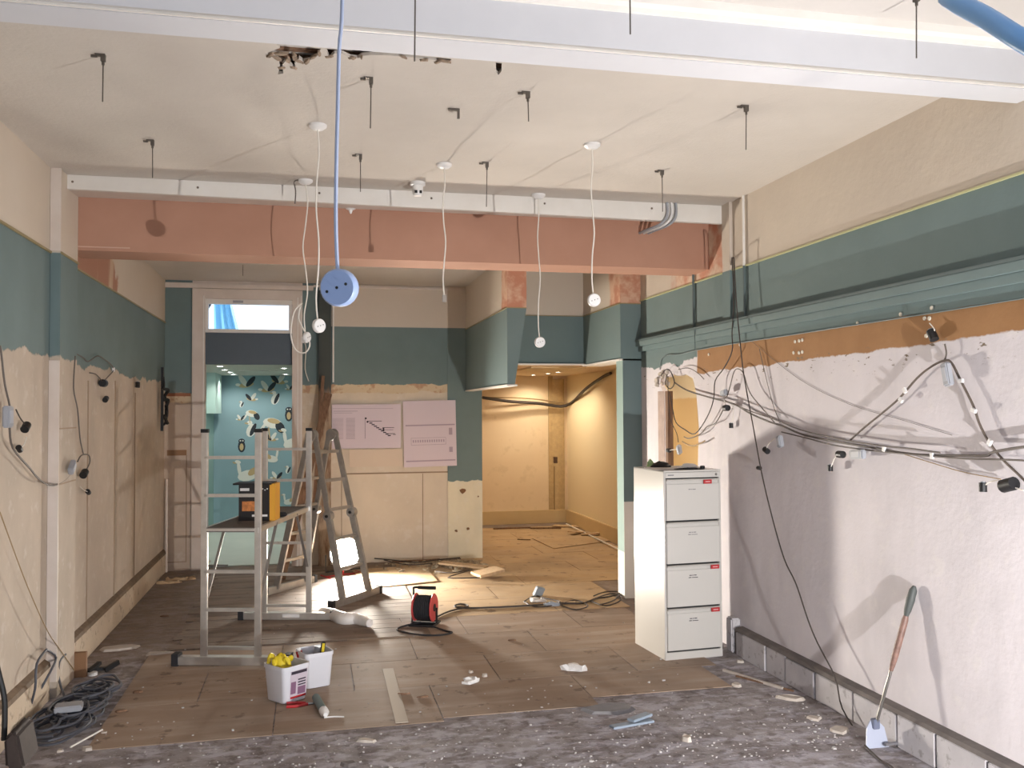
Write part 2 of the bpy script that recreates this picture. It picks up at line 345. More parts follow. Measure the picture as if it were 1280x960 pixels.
MB().prism([(3.115, 3.185), (3.10, 3.185), (3.095, 3.2), (3.075, 3.21), (3.07, 3.24), (3.115, 3.24)], lambda a, b, h: (XL + h, a, b), XR - XL).build('cornice', M_WHITE, bm_)
# side walls
wl = struct(MB().box(XL - .12, XL, -1.3, 10.52, 0, 3.26).build('wall_left', M_LEFT))
MB().box(XL, -1.50, 5.96, 6.38, 0, ZC).build('pilaster', M_LEFT, wl, bevel=.004)
MB().box(-1.558, -1.498, 5.952, 5.96, .1, 2.04).build('lit_face_strip', M_CASING, wl)  # pale strips paint the lamplight on the pilaster's narrow front face
MB().box(-1.558, -1.498, 5.952, 5.96, 2.71, ZC).build('lit_face_strip', M_CASING, wl)
MB().box(XL, XL + .012, -1.3, 5.96, 2.695, 2.708).box(-1.50, -1.492, 5.96, 6.38, 2.695, 2.708).box(XL, XL + .01, 6.38, 10.4, 2.695, 2.706).build('picture_rail', plain('bead_tan', (150, 136, 100), .6), wl)
rnd = random.Random(3)
hole = [(6.62, -.02), (6.60, .6), (6.63, 1.2), (6.60, 1.6), (6.64, 1.85), (6.70, 1.97), (6.85, 2.01), (7.02, 2.0), (7.12, 2.03), (7.24, 2.0), (7.36, 2.02), (7.40, 1.93), (7.33, 1.88), (7.27, 1.80), (7.28, 1.2), (7.27, -.02)]
wr = struct(holed_slab('wall_right', [(-1.3, 0), (6.62, 0)] + hole[1:-1] + [(7.27, 0), (7.9, 0), (7.9, 3.26), (-1.3, 3.26)], [], lambda a, b, h: (XR + h, a, b), .045, M_RIGHT))
MB().box(XR, XR + .012, 0, 0, 0, 0).box(XR - .012, XR, -1.3, 7.85, 2.72, 2.73).build('picture_rail', plain('bead_pale', (188, 186, 140), .6), wr)
bt = MB().box(XR - .055, XR, 2.6, 7.9, 2.30, 2.345).box(XR - .03, XR, 2.6, 7.85, 2.255, 2.30).build('painted_batten', M_TEAL, wr, bevel=.003)
MB().box(XR - .06, XR, 2.6, 7.9, 2.345, 2.36).build('batten_lip', M_TEALD, wr)
MB().box(XR - .025, XR, 5.98, 6.10, 2.72, ZC).box(XR - .025, XR, 5.98, 6.10, 2.36, 2.72).build('pilaster', M_RIGHT, wr)
for px, z1, m in ((932, ZC, M_WHITE), (868, 2.95, M_TEALD), (915, ZC, M_CASING)):
    y = on_x(px, 300, XR).y
    MB().tube([(XR - .014, y, 2.36), (XR - .014, y, 2.725)], .010, 8).build('conduit', M_TEALD, wr, smooth=True)
    MB().tube([(XR - .014, y, 2.725), (XR - .014, y, z1)], .010, 8).build('conduit', m, wr, smooth=True)
# timber jamb of the knocked-through doorway
MB().box(XR - .002, XR + .047, 7.225, 7.28, 0, 1.88).build('timber_jamb', M_TIMBER, wr)
MB().box(XR - .004, XR + .0, 7.30, 7.44, .9, 1.88).build('bare_patch', plain('scraped_patch', (176, 156, 146), .9, var=.2, scale=8), wr)
# broken plaster lumps round the top of the hole
m = MB()
for k in range(26):
    y = 7.18 + rnd.random() * .3; m.chunk((0, 0, 0), .02, .02, .02, rnd); q = m.v[-14:]; zz = 1.93 + rnd.random() * .12
    m.v[-14:] = [(XR - a[2], y + a[0], zz + a[1]) for a in q]
m.build('broken_plaster', M_CHIP, wr)
# skirting right: concrete blocks with a mortar line
bs = struct(MB().box(XR - .05, XR, 2.4, 5.92, 0, .17).build('baseboard_right', M_MORTAR))
y = 2.42
while y < 5.85:
    L = min(rnd.uniform(.24, .42), 5.9 - y); d = rnd.uniform(.058, .068)
    MB().box(XR - d, XR - .01, y, y + L - .012, 0, rnd.uniform(.155, .168)).build('block', M_BLOCK, bs, bevel=.004); y += L
MB().prism([(XR - .064, .168), (XR - .05, .185), (XR, .192), (XR, .165)], lambda a, b, h: (a, 2.4 + h, b), 3.5).build('mortar_fillet', M_MORTAR, bs)
MB().box(XR - .07, XR, 5.93, 6.02, 0, .24).build('stub', M_BLOCK, bs, bevel=.01)
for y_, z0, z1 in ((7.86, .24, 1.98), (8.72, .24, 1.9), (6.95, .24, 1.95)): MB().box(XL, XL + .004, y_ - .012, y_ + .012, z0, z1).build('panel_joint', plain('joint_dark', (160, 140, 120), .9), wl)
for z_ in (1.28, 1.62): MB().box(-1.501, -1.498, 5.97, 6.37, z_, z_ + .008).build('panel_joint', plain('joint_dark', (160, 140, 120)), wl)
bl = struct(MB().box(XL, XL + .03, 6.38, 10.36, 0, .2).build('baseboard_left', M_BASEL, bevel=.004))
MB().prism([(XL, .2), (XL + .035, .2), (XL + .03, .225), (XL, .245)], lambda a, b, h: (a, 6.38 + h, b), 3.98).build('moulding', plain('skirting_dirty', (112, 92, 72), .8, var=.25), bl)
bl2 = struct(MB().box(XL, XL + .03, 3.0, 5.93, 0, .2).build('baseboard_left_near', M_BASEL, bevel=.004))
MB().prism([(XL, .2), (XL + .035, .2), (XL + .03, .225), (XL, .245)], lambda a, b, h: (a, 3.0 + h, b), 2.93).build('moulding', plain('skirting_dirty', (112, 92, 72)), bl2)
# back-of-camera shop front: stall riser and end piers, open glazing bay
struct(MB().box(XL - .3, 4.1, -1.35, -1.2, 0, .45).box(XL - .3, XL, -1.35, -1.2, 0, 3.3).box(XR, 4.1, -1.35, -1.2, 0, 3.3).box(XL, XR, -1.35, -1.2, 3.05, 3.3).build('wall_front', M_WHITE))
# boxed trunking along the pink beam
def trunk(y0, y1, yb, za, zb):
    # long lipped box whose underside drops from za (left) to zb (right)
    return [(-1.53, y0, 3.13), (XR, y0, 3.085), (XR, y0, ZC), (-1.53, y0, ZC), (-1.53, y1, za), (XR, y1, zb), (XR, y1, ZC), (-1.53, y1, ZC)]
tr = struct(MB().add(trunk(6.10, 6.14, 0, 3.13, 3.085), [(0, 1, 2, 3), (7, 6, 5, 4), (0, 4, 5, 1), (1, 5, 6, 2), (2, 6, 7, 3), (3, 7, 4, 0)]).build('trim_1', M_WHITE, bevel=.003))
MB().add([(-1.53, 6.14, 3.131), (XR, 6.14, 3.087), (XR, 6.38, 3.142), (-1.53, 6.38, 3.142), (-1.53, 6.14, 3.16), (XR, 6.14, 3.12), (XR, 6.38, 3.16), (-1.53, 6.38, 3.16)], [(3, 2, 1, 0), (4, 5, 6, 7), (0, 1, 5, 4), (1, 2, 6, 5), (2, 3, 7, 6), (3, 0, 4, 7)]).build('soffit', M_CASING, tr)
for x in (-1.47, -.72, .05, .8, 1.6, 2.4): MB().lathe([(.008, 0), (.007, .003)], 8, Matrix.Translation((x, 6.1, 3.175)) @ Matrix.Rotation(R(90), 4, 'X')).build('screw_head', plain('screw_dark', (110, 96, 84), .5), tr)
pb = struct(MB().box(XL, XR, 6.38, 6.72, 2.79, 3.16).build('beam_pink', M_PINK))
MB().box(XL + .06, -1.18, 6.374, 6.38, 2.81, 2.818).build('plaster_scar', plain('scar', (205, 170, 150), .9), pb)
# far wall sections (one wall, split as it is painted)
fw = struct(MB().box(XL - .1, -1.277, YF, 10.52, 0, 3.26).build('wall_back', mat_far('far_wall_a', 1.93, False, S(196, 178, 160))))
MB().box(-1.143, -.212, YF + .03, 10.52, 2.25, 2.60).build('head_panel', M_SLATE, fw)
MB().box(-1.277, -.099, YF, 10.52, 3.08, 3.26).build('wall_head', M_CASING, fw)
MB().box(-.099, .085, YF, 10.52, 0, 3.26).build('wall_pier', mat_far('far_wall_b', 2.03, False, S(206, 190, 168)), fw)
MB().box(.085, 1.55, YF, 10.52, 0, 3.26).build('wall_panel', mat_far('far_wall_c', 2.03, True), fw)
MB().box(1.545, 1.95, YF - .015, 10.52, 0, 3.26).build('wall_end', mat_far('far_wall_d', .91, True, S(226, 216, 190), 2.685, 0), fw)
MB().box(XL, .02, YF - .03, YF, 3.085, 3.14).build('cornice_strip', M_CASING, fw, bevel=.004)
MB().box(.02, 1.7, YF - .028, YF, 3.125, 3.15).build('cornice_strip', M_CASING, fw)
MB().box(-1.54, -1.29, YF - .006, YF, 1.895, 1.93).build('bare_strip', plain('brick_strip', (150, 100, 76), .9), fw)
MB().box(-1.53, -1.33, YF - .012, YF, 1.25, 1.31).build('old_noggin', plain('noggin', (146, 112, 84), .8), fw)
MB().box(.232, .25, YF - .03, YF, 2.05, 2.95).build('corner_strip', M_WHITE, fw)
MB().box(.33, 1.545, YF - .008, YF, 1.005, 1.02).box(.33, .338, YF - .005, YF, 0, 1.005).box(1.25, 1.258, YF - .005, YF, 0, 1.0).build('panel_joint', plain('joint', (150, 128, 104), .8), fw)
for x, z, s_ in ((1.72, .79, .045), (1.64, .33, .02), (1.78, .35, .022), (1.9, .72, .012)):
    m = MB().chunk((0, 0, 0), s_, s_ * .8, .01, rnd); m.v = [(x + a[0], YF - .016 - a[2], z + a[1]) for a in m.v]; m.build('gouge', plain('gouge_brown', (128, 92, 62), .9), fw)
MB().box(-1.335, -1.325, YF - .006, YF, .10, 1.25).build('panel_edge', plain('joint_dark', (160, 140, 120)), fw)
MB().box(-1.52, -1.325, YF - .006, YF, .09, .10).build('panel_edge', plain('joint_dark', (160, 140, 120)), fw)
# doorway casing, transom window
dc = struct(MB().box(-1.277, -1.143, YF - .03, YF + .13, 0, 3.08).box(-.212, -.099, YF - .03, YF + .13, 0, 3.08).box(-1.143, -.212, YF - .03, YF + .13, 2.97, 3.08).build('door_1', M_CASING, bevel=.004))
MB().box(-.155, -.145, YF - .036, YF - .03, 0, 3.0).box(-.118, -.108, YF - .04, YF - .03, 0, 3.02).box(-1.16, -1.15, YF - .036, YF - .03, 0, 3.0).build('moulding', M_WHITE, dc)
wn = struct(MB().box(-1.143, -.212, YF - .01, YF + .06, 2.60, 2.638).box(-1.143, -.212, YF - .01, YF + .06, 2.915, 2.97).box(-1.143, -1.11, YF - .01, YF + .06, 2.638, 2.915).box(-.25, -.212, YF - .01, YF + .06, 2.638, 2.915).build('window_1', M_WHITE, bevel=.004))
MB().box(-1.11, -.25, YF + .02, YF + .026, 2.638, 2.915).build('pane', M_GLASS, wn)
MB().box(-.85, -.74, YF - .02, YF - .01, 2.93, 2.955).build('window_catch', M_GREY, wn)
# left bulkhead, tapering towards its foot
b1 = struct(MB().prism([(1.76, 1.96), (1.83, 1.96), (1.945, 2.67), (1.945, 3.25), (1.76, 3.25)], lambda a, b, h: (a, 8.1 + h, b), 2.3).build('trim_2', mat_bulk('bulkhead_paint_left', 2.67, 8.35)))
MB().box(1.75, 1.85, 8.08, 10.38, 1.945, 1.96).build('edge_strip', M_WHITE, b1)  # white strip puts the light from below into the bulkhead's foot
b2 = struct(MB().box(2.77, XR, 7.85, 9.0, 2.19, 3.25).box(1.945, XR + .045, 9.0, 9.08, 2.2, 3.25).build('trim_3', mat_bulk('bulkhead_paint_right', 2.70, 8.15)))
MB().box(1.80, 2.77, 8.93, 9.02, 2.185, 2.2).box(2.755, XR, 7.85, 9.0, 2.175, 2.19).build('edge_strip', M_WHITE, b2)
MB().box(2.765, 2.775, 7.84, 7.855, 2.7, 2.705).box(2.76, 2.77, 7.85, 9.0, 2.695, 2.703).box(2.77, XR, 7.842, 7.85, 2.695, 2.703).box(1.945, 2.77, 8.99, 9.0, 2.695, 2.703).build('picture_rail', plain('bead_tan', (150, 136, 100)), b2)
MB().box(1.752, 1.76, 8.1, 10.4, 2.665, 2.673).box(1.76, 1.945, 8.092, 8.1, 2.665, 2.673).build('picture_rail', plain('bead_tan', (150, 136, 100)), b1)
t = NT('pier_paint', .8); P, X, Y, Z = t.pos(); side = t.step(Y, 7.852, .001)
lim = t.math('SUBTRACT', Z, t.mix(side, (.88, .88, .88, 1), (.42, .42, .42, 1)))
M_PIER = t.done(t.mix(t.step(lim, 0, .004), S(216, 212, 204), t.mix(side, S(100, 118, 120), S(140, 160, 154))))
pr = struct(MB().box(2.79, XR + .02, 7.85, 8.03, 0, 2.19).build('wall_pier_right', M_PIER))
# recess behind the opening
rc = struct(MB().box(1.83, 1.95, YF + .12, 13.5, 0, 2.6).build('wall_recess', M_RECESS))
MB().box(1.83, 3.97, 13.4, 13.52, 0, 2.6).build('back_wall', M_RECESS, rc)
t = NT('recess_side_paint', .85); P, X, Y, Z = t.pos(); n = t.noise(2, 5); zz = t.math('ADD', Z, t.math('MULTIPLY', t.math('SUBTRACT', n, .5), .1))
nearm = t.math('SUBTRACT', 1, t.step(Y, 10.4, .3))
M_RSIDE = t.done(t.mix(t.math('MULTIPLY', nearm, t.math('SUBTRACT', 1, t.step(zz, 1.84, .01))), S(230, 214, 180), S(220, 186, 132)))
MB().box(3.85, 3.97, 5.7, 13.5, 0, 2.6).build('side_wall', M_RSIDE, rc)
MB().box(XR + .045, 3.97, 5.7, 5.8, 0, 2.6).build('front_wall', M_RECESS, rc)
MB().box(1.95, 3.85, 13.36, 13.4, 0, .2).box(3.81, 3.85, 7.0, 13.4, 0, .2).build('skirting', M_SKIRT, rc, bevel=.004)
MB().box(3.55, 3.62, 13.385, 13.4, .0, 2.25).box(3.60, 3.80, 13.38, 13.4, 0, 2.2).build('pipe_boxing', plain('boxing', (186, 160, 118), .8, var=.12), rc)
MB().box(1.95, 3.97, 9.08, 13.5, 2.25, 2.32).box(XR + .045, 3.97, 5.7, 9.08, 2.25, 2.32).box(2.80, XR + .2, 8.035, 8.99, 2.25, 2.32).build('low_ceiling', M_RECESS, rc)
MB().box(2.6, 3.3, 10.6, 11.4, 2.235, 2.25).build('ceiling_panel', plain('panel_cream', (228, 210, 176), .8), rc)
# room beyond the doorway
rb = struct(MB().box(-1.57, -1.45, 10.52, 14.52, 0, 2.4).build('wall_far_room', simple_noise('far_room_teal', S(138, 170, 166), S(146, 178, 172), 1.2, .7, 0)))
M_WPAPER = simple_noise('wallpaper_blue', S(134, 164, 172), S(142, 172, 182), 1.0, .7, 0)
MB().box(-1.57, .6, 14.4, 14.52, 0, 2.4).build('papered_wall', M_WPAPER, rb)
MB().box(.5, .62, 10.52, 14.4, 0, 2.4).build('side_wall', M_WPAPER, rb)
MB().box(-1.57, .62, 10.52, 14.52, 2.28, 2.36).build('low_ceiling', plain('far_ceiling', (206, 200, 190), .8), rb)
MB().box(-1.45, -1.33, 13.4, 14.3, 1.70, 2.28).build('wall_box', simple_noise('far_room_box', S(176, 204, 198), S(182, 210, 204), 1, .6, 0), rb)
MB().box(-.95, -.35, 12.6, 12.66, 2.272, 2.28).build('ceiling_slot', M_WHITE, rb)
MB().box(-1.45, .5, 10.53, 14.4, 0, .012).build('pale_floor', simple_noise('far_floor', S(196, 204, 194), S(212, 218, 208), 1.5, .35, 0), rb)

# ---------------------------------------------------------------- floor coverings (pieces of the floor)
rnd = random.Random(11)
def sheet(name, x0, x1, y0, y1, z, mat, rot=0, th=.004):
    o = MB().box(-(x1 - x0) / 2, (x1 - x0) / 2, -(y1 - y0) / 2, (y1 - y0) / 2, 0, th).build(name, mat, floor)
    o.location = ((x0 + x1) / 2, (y0 + y1) / 2, z); o.rotation_euler.z = R(rot); return o
W_, D_ = .92, .61
for r in range(4):
    y0 = 5.06 + r * D_; off = (r % 2) * .46; x = -1.12
    first = True
    while x < (2.66 if r else 2.55) - .01:
        x1 = min(x + (W_ - off if first and off else W_), 2.66 if r else 2.55); first = False
        if x1 - x > .1:
            fy = 0 if r else (-.06 if x < 0 else (.0 if x < 1 else .1 + .08 * (x - 1)))
            if not (r == 3 and x1 < .95): sheet('hardboard_sheet', x + .003, x1 - .003, y0 + fy + .003, y0 + D_ - .003, rnd.uniform(0, .0015), M_HARD, rnd.uniform(-.25, .25))
        x = x1
for r in range(9):
    y0 = 7.5 + r * D_; x = .92 if r < 5 else 1.97; xe = 2.72 if r < 1 else (3.78 if r > 1 else 2.74); off = (r % 2) * .4; first = True
    while x < xe - .15:
        x1 = min(x + (1.15 - off if first else 1.15), xe); first = False
        sheet('hardboard_sheet', x + .003, x1 - .003, y0 + .003, y0 + D_ - .003, rnd.uniform(0, .0015), M_HARDF, rnd.uniform(-.3, .3)); x = x1
k = 0; y = 7.0
for i in range(22):
    y0 = 6.93 + i * .15
    if y0 > 10.2: break
    x = -.98 + rnd.uniform(-.05, .05); xe = .9
    while x < xe:
        x1 = min(x + rnd.uniform(.7, 1.5), xe)
        if not (y0 < 7.5 and x1 > .1 and False): sheet('floorboard', x + .002, x1 - .002, y0 + .003, y0 + .146, rnd.uniform(0, .002) + .001, M_PLANK, 0, .006)
        x = x1
for q, lab in (([(440, 714), (530, 708), (547, 728), (462, 737)], 'bright hardboard offcut lit by the floodlight by the back wall'), ([(665, 674), (742, 664), (772, 676), (692, 687)], 'pale hardboard offcut on the floor of the back recess')):
    p = [on_z(a, b, 0) for a, b in q]; c = sum(p, Vector()) / 4
    o = MB().prism([(v.x - c.x, v.y - c.y) for v in p], lambda a, b, h: (a, b, h), .007).build('hardboard_offcut', M_HARDF); o.location = (c.x, c.y, .009); tag(o, lab, 'board')
o = MB().box(-.035, .035, -.53, .53, 0, .005).build('trim_strip', plain('strip_pale', (176, 164, 148), .7)); o.location = (.493, 5.55, .007); o.rotation_euler.z = R(-.5); tag(o, 'long narrow pale strip lying on the brown boards right of the buckets', 'strip')

# ---------------------------------------------------------------- work floodlights (housing and light together)
M_LAMP = emit('lit_lamp_glass', (1, .95, .86), 120)
def floodlight(loc, target, power, col, label, stand, size=.2, spread=150, src=.9):
    d = (Vector(target) - Vector(loc)).normalized(); rz = math.atan2(-d.x, d.y); el = math.asin(d.z)
    t = thing('work_floodlight', (loc[0], loc[1], 0), label, 'lamp', rz)
    Mh = Matrix.Translation((0, 0, loc[2])) @ Matrix.Rotation(el, 4, 'X')
    w, h = size / 2, size * .38
    Ml = Mh @ Matrix.Rotation(R(-90), 4, 'X')
    m = MB().lathe([(.04, -.10), (w * .7, -.09), (w * .98, -.03), (w + .006, .0), (w + .006, .010), (w - .004, .010), (w - .004, 0)], 28, Ml)
    for k in range(5): m.box(-w * .5 + k * w * .25 - .004, -w * .5 + k * w * .25 + .004, -.12, -.085, -w * .5, w * .5, Mh)
    m.build('housing', M_GREY, t, smooth=True)
    MB().lathe([(w - .004, 0), (w - .004, .004), (.0001, .006)], 28, Ml).build('lit_glass', M_LAMP, t, smooth=True)
    br = MB().tube([Mh @ Vector((-w - .03, -.03, 0)), Vector((-w - .03, -.03, stand)), Vector((w + .03, -.03, stand)), Mh @ Vector((w + .03, -.03, 0))], .008, 8)
    br.build('bracket', M_BLACK, t)
    st = MB()
    if stand > .2:
        st.tube([(0, -.03, stand), (0, -.03, .25)], .014, 8)
        for a in (90, 210, 330): st.tube([(0, -.03, .3), (.28 * math.cos(R(a)), -.03 + .28 * math.sin(R(a)), .01)], .01, 6)
    else:
        st.tube([(-w - .03, -.14, .012), (-w - .03, .08, .012)], .01, 8).tube([(w + .03, -.14, .012), (w + .03, .08, .012)], .01, 8).tube([(-w - .03, -.03, .012), (w + .03, -.03, .012)], .009, 8).tube([(0, -.03, .012), (0, -.03, stand)], .008, 6)
    st.build('stand', M_RED, t)
    L = bpy.data.lights.new('floodlight_beam', 'AREA'); L.shape = 'DISK'; L.size = size * src; L.energy = power; L.color = col; L.spread = R(spread)
    lo = bpy.data.objects.new('floodlight_beam', L); sc.collection.objects.link(lo); lo.parent = t; lo.location = Mh @ Vector((0, .012, 0)); lo.rotation_euler = (R(90) + el, 0, R(0))
    return t
floodlight((.34, 9.62, .24), (2.5, 5.0, .7), P_FAR, C_FAR, 'glaring work floodlight on the floor behind the folding ladder', .06, .34, 125)  # lit face kept round and oversized to stand in for the glare
floodlight((2.4, 1.18, .40), (.6, 5.6, 1.7), P_NEAR, C_NEAR, 'work floodlight near the shop front shining into the room', .06, .2, 175, .15)

# ---------------------------------------------------------------- downlights
M_DL = emit('downlight_lens', (1, .9, .72), 25); M_DLC = emit('downlight_lens_cool', (.95, .98, 1), 25)
def downlight(p, z, power, col, lens, label, group, r=.035):
    t = thing('recessed_downlight', (p[0], p[1], z), label, 'light', 0, group)
    MB().lathe([(r * .75, -.001), (r * .75, -.006), (r * 1.15, -.006), (r * 1.2, 0)], 16).build('trim_ring', M_WHITE, t, smooth=True)
    MB().lathe([(r * .74, -.004), (0.0001, -.0045)], 16).build('lens', lens, t)
    L = bpy.data.lights.new('downlight_beam', 'SPOT'); L.energy = power; L.color = col; L.spot_size = R(150); L.spot_blend = .6; L.shadow_soft_size = .04
    lo = bpy.data.objects.new('downlight_beam', L); sc.collection.objects.link(lo); lo.parent = t; lo.location = (0, 0, -.02)
for (px, py), n in (((3.22, 13.0), 'leftmost'), ((3.31, 12.5), 'middle'), ((3.325, 12.0), 'rightmost')):
    downlight((px, py), 2.25, P_SPOT_WARM, C_SPOT_WARM, M_DL, n + ' of the three small downlights seen in the back recess ceiling', 'recess downlights', .045)
for p, n in (((3.45, 9.7), 'first'), ((3.45, 7.2), 'second')):
    downlight(p, 2.25, P_SPOT_WARM * .9, C_SPOT_WARM, M_DL, 'downlight in the side space behind the knocked-through wall, ' + n + ' from the recess', 'recess downlights')
for px, py, n in ((275, 457.5, 'dim, nearest of the left row'), (281, 462, 'bright, second of the left row'), (288, 465, 'bright, third of the left row'), (292, 467.8, 'dim, farthest of the left row'), (355, 460, 'bright, nearer of the right pair'), (357, 467.6, 'bright, farther of the right pair')):
    downlight(on_z(px, py, 2.28), 2.28, P_SPOT_COOL, C_SPOT_COOL, M_DLC, 'downlight in the blue room beyond the doorway, ' + n, 'blue room downlights', .05)

# ---------------------------------------------------------------- printed birds of the wallpaper
pw = bpy.data.objects['papered_wall']
M_BW = plain('print_white', (222, 222, 214), .8); M_BT = plain('print_tan', (190, 166, 124), .8); M_BD = plain('print_dark', (44, 50, 58), .8)
def bird(px, py, s, kind, flip=1):
    c = on_y(px, py, 14.398); m = MB(); s *= 1.15
    def ell(cx, cy, rx, ry, ang=0, k=0):
        m.k = k; n = 12; ca, sa = math.cos(ang), math.sin(ang)
        pts = [(flip * (cx + rx * math.cos(q) * ca - ry * math.sin(q) * sa), cy + rx * math.cos(q) * sa + ry * math.sin(q) * ca) for q in [2 * math.pi * i / n for i in range(n)]]
        m.prism([(a * s, b * s) for a, b in pts], lambda a, b, h: (c.x + a, c.y - h - .0005 * len(m.f) / 14, c.z + b), .001)
    if kind == 'swan':
        ell(.1, -.1, .5, .28, .2, 0); ell(-.32, .25, .09, .38, .15, 0); ell(-.38, .6, .15, .09, -.3, 0); ell(-.55, .56, .1, .04, -.4, 1); ell(.35, .1, .28, .16, .7, 1)
    elif kind == 'owl':
        ell(0, 0, .3, .5, 0, 2); ell(0, .45, .26, .2, 0, 2); ell(0, -.05, .16, .3, 0, 1); ell(-.1, .47, .06, .06, 0, 0); ell(.1, .47, .06, .06, 0, 0)
    elif kind == 'puffin':
        ell(0, 0, .3, .45, -.35, 0); ell(.12, .05, .14, .46, -.4, 2); ell(-.1, .5, .18, .15, 0, 0); ell(-.3, .47, .13, .06, -.2, 1)
    elif kind == 'flyer':
        ell(0, 0, .45, .16, .2, 1); ell(-.2, .25, .16, .42, .6, 0); ell(.25, .2, .15, .4, -.7, 2); ell(-.5, .0, .14, .09, 0, 0)
    elif kind == 'crane':
        ell(.1, 0, .45, .25, -.2, 0); ell(.45, -.2, .2, .3, .5, 2); ell(-.35, -.2, .07, .35, -.6, 0); ell(-.05, -.45, .03, .3, .1, 1); ell(.15, .1, .3, .12, -.2, 1)
    m.build('printed_bird', [M_BW, M_BT, M_BD], pw)
for a in ((307, 592, .26, 'swan'), (364, 552, .26, 'swan'), (341, 572, .17, 'swan', -1), (314, 538, .2, 'puffin'), (302, 558, .16, 'owl'), (346, 597, .14, 'flyer'), (360, 588, .1, 'puffin'), (360, 626, .14, 'swan'),
          (339, 549, .15, 'flyer', -1), (308, 481, .22, 'flyer'), (314, 499, .14, 'flyer', -1), (344, 499, .17, 'puffin'), (335, 487, .2, 'flyer'), (313, 517, .18, 'crane'), (301, 524, .1, 'flyer'), (338, 529, .28, 'crane'),
          (361, 519, .17, 'owl'), (302, 506, .08, 'puffin'), (348, 477, .2, 'flyer', -1), (362, 486, .1, 'flyer')): bird(*a)
# blue sheeting outside the transom
m = MB(); n = 14; vs = []; fs = []
for i in range(n):
    u = i / (n - 1)
    for j in range(6):
        v = j / 5; x = -1.18 + .10 * u + .26 * u * v; vs.append((x + .01 * math.sin(i * 2.1), 11.6 + .05 * math.sin(i * 1.9 + v) + .08 * v, 3.5 - 1.05 * v))
for i in range(n - 1):
    for j in range(5): fs.append((i * 6 + j, i * 6 + j + 1, (i + 1) * 6 + j + 1, (i + 1) * 6 + j))
m.add(vs, fs); t = NT('blue_sheeting', .5); t.b.inputs['Transmission Weight'].default_value = .5
o = m.build('blue_sheeting', t.done(S(128, 196, 224)), smooth=True); tag(o, 'blue plastic sheeting hanging outside the transom window', 'sheet')
o = MB().tube([(-1.5, 11.2, 2.42), (-1.12, 11.2, 3.1)], .015, 6).build('brace_bar', M_BLACK); tag(o, 'thin dark brace crossing the top left corner of the transom window', 'bar')

# ---------------------------------------------------------------- ceiling hangers, roses, pendants
def hanger(x, y, L, label, z=ZC):
    t = thing('ceiling_hanger', (x, y, z), label, 'hanger')
    MB().box(-.028, .012, -.012, .012, -.006, 0).box(-.006, .012, -.010, .010, -.03, -.006).box(-.045, -.02, -.003, .003, -.014, -.004).build('clip', M_RODM, t)
    MB().tube([(.003, 0, -.02), (.003, 0, -.045)], .006, 6).tube([(.003, 0, -.03), (.004 + random.uniform(-.006, .006), 0, -L)], .0028, 5).build('rod', M_RODM, t)
hanger(-.856, 4.015, .20, 'thin hanging rod at the ceiling, near row, left of the broken plaster'); hanger(.257, 4.053, .23, 'thin hanging rod at the ceiling just right of the blue pendant cable')
hanger(.991, 4.088, .14, 'shortest thin hanging rod, near row, right of the dark slot in the ceiling'); hanger(2.093, 4.055, .22, 'thin hanging rod at the ceiling, near row, nearest the right wall')
hanger(-.859, 5.235, .21, 'thin hanging rod at the ceiling, far row, nearest the left wall'); hanger(.275, 5.29, .22, 'thin hanging rod at the ceiling, far row, between pendants')
hanger(1.031, 5.31, .27, 'thin hanging rod at the ceiling, far row, right of the smoke sensor'); hanger(2.142, 5.272, .26, 'thin hanging rod at the ceiling, far row, in front of the grey conduits')
hanger(.32, 2.83, .41, 'long rod hanging in front of the white beam beside the blue pendant cable', 3.24); hanger(1.04, 2.83, .26, 'rod hanging in front of the white beam, middle of the photo top', 3.24); hanger(2.16, 2.86, .24, 'rod hanging in front of the white beam at top right', 3.24)
t = thing('ceiling_hanger', (.711, 4.387, ZC), 'empty hanger clip at the ceiling without a rod', 'hanger'); MB().box(-.05, .0, -.008, .008, -.012, 0).box(-.006, .006, -.006, .006, -.05, 0).build('clip', M_RODM, t)
t = thing('ceiling_hanger', (-.66, 9.2, ZC), 'small dark hanger in the far ceiling above the transom window', 'hanger'); MB().box(-.02, .02, -.01, .01, -.02, 0).build('clip', M_RODM, t); MB().tube([(0, 0, -.02), (0, 0, -.16)], .003, 5).build('rod', M_RODM, t)

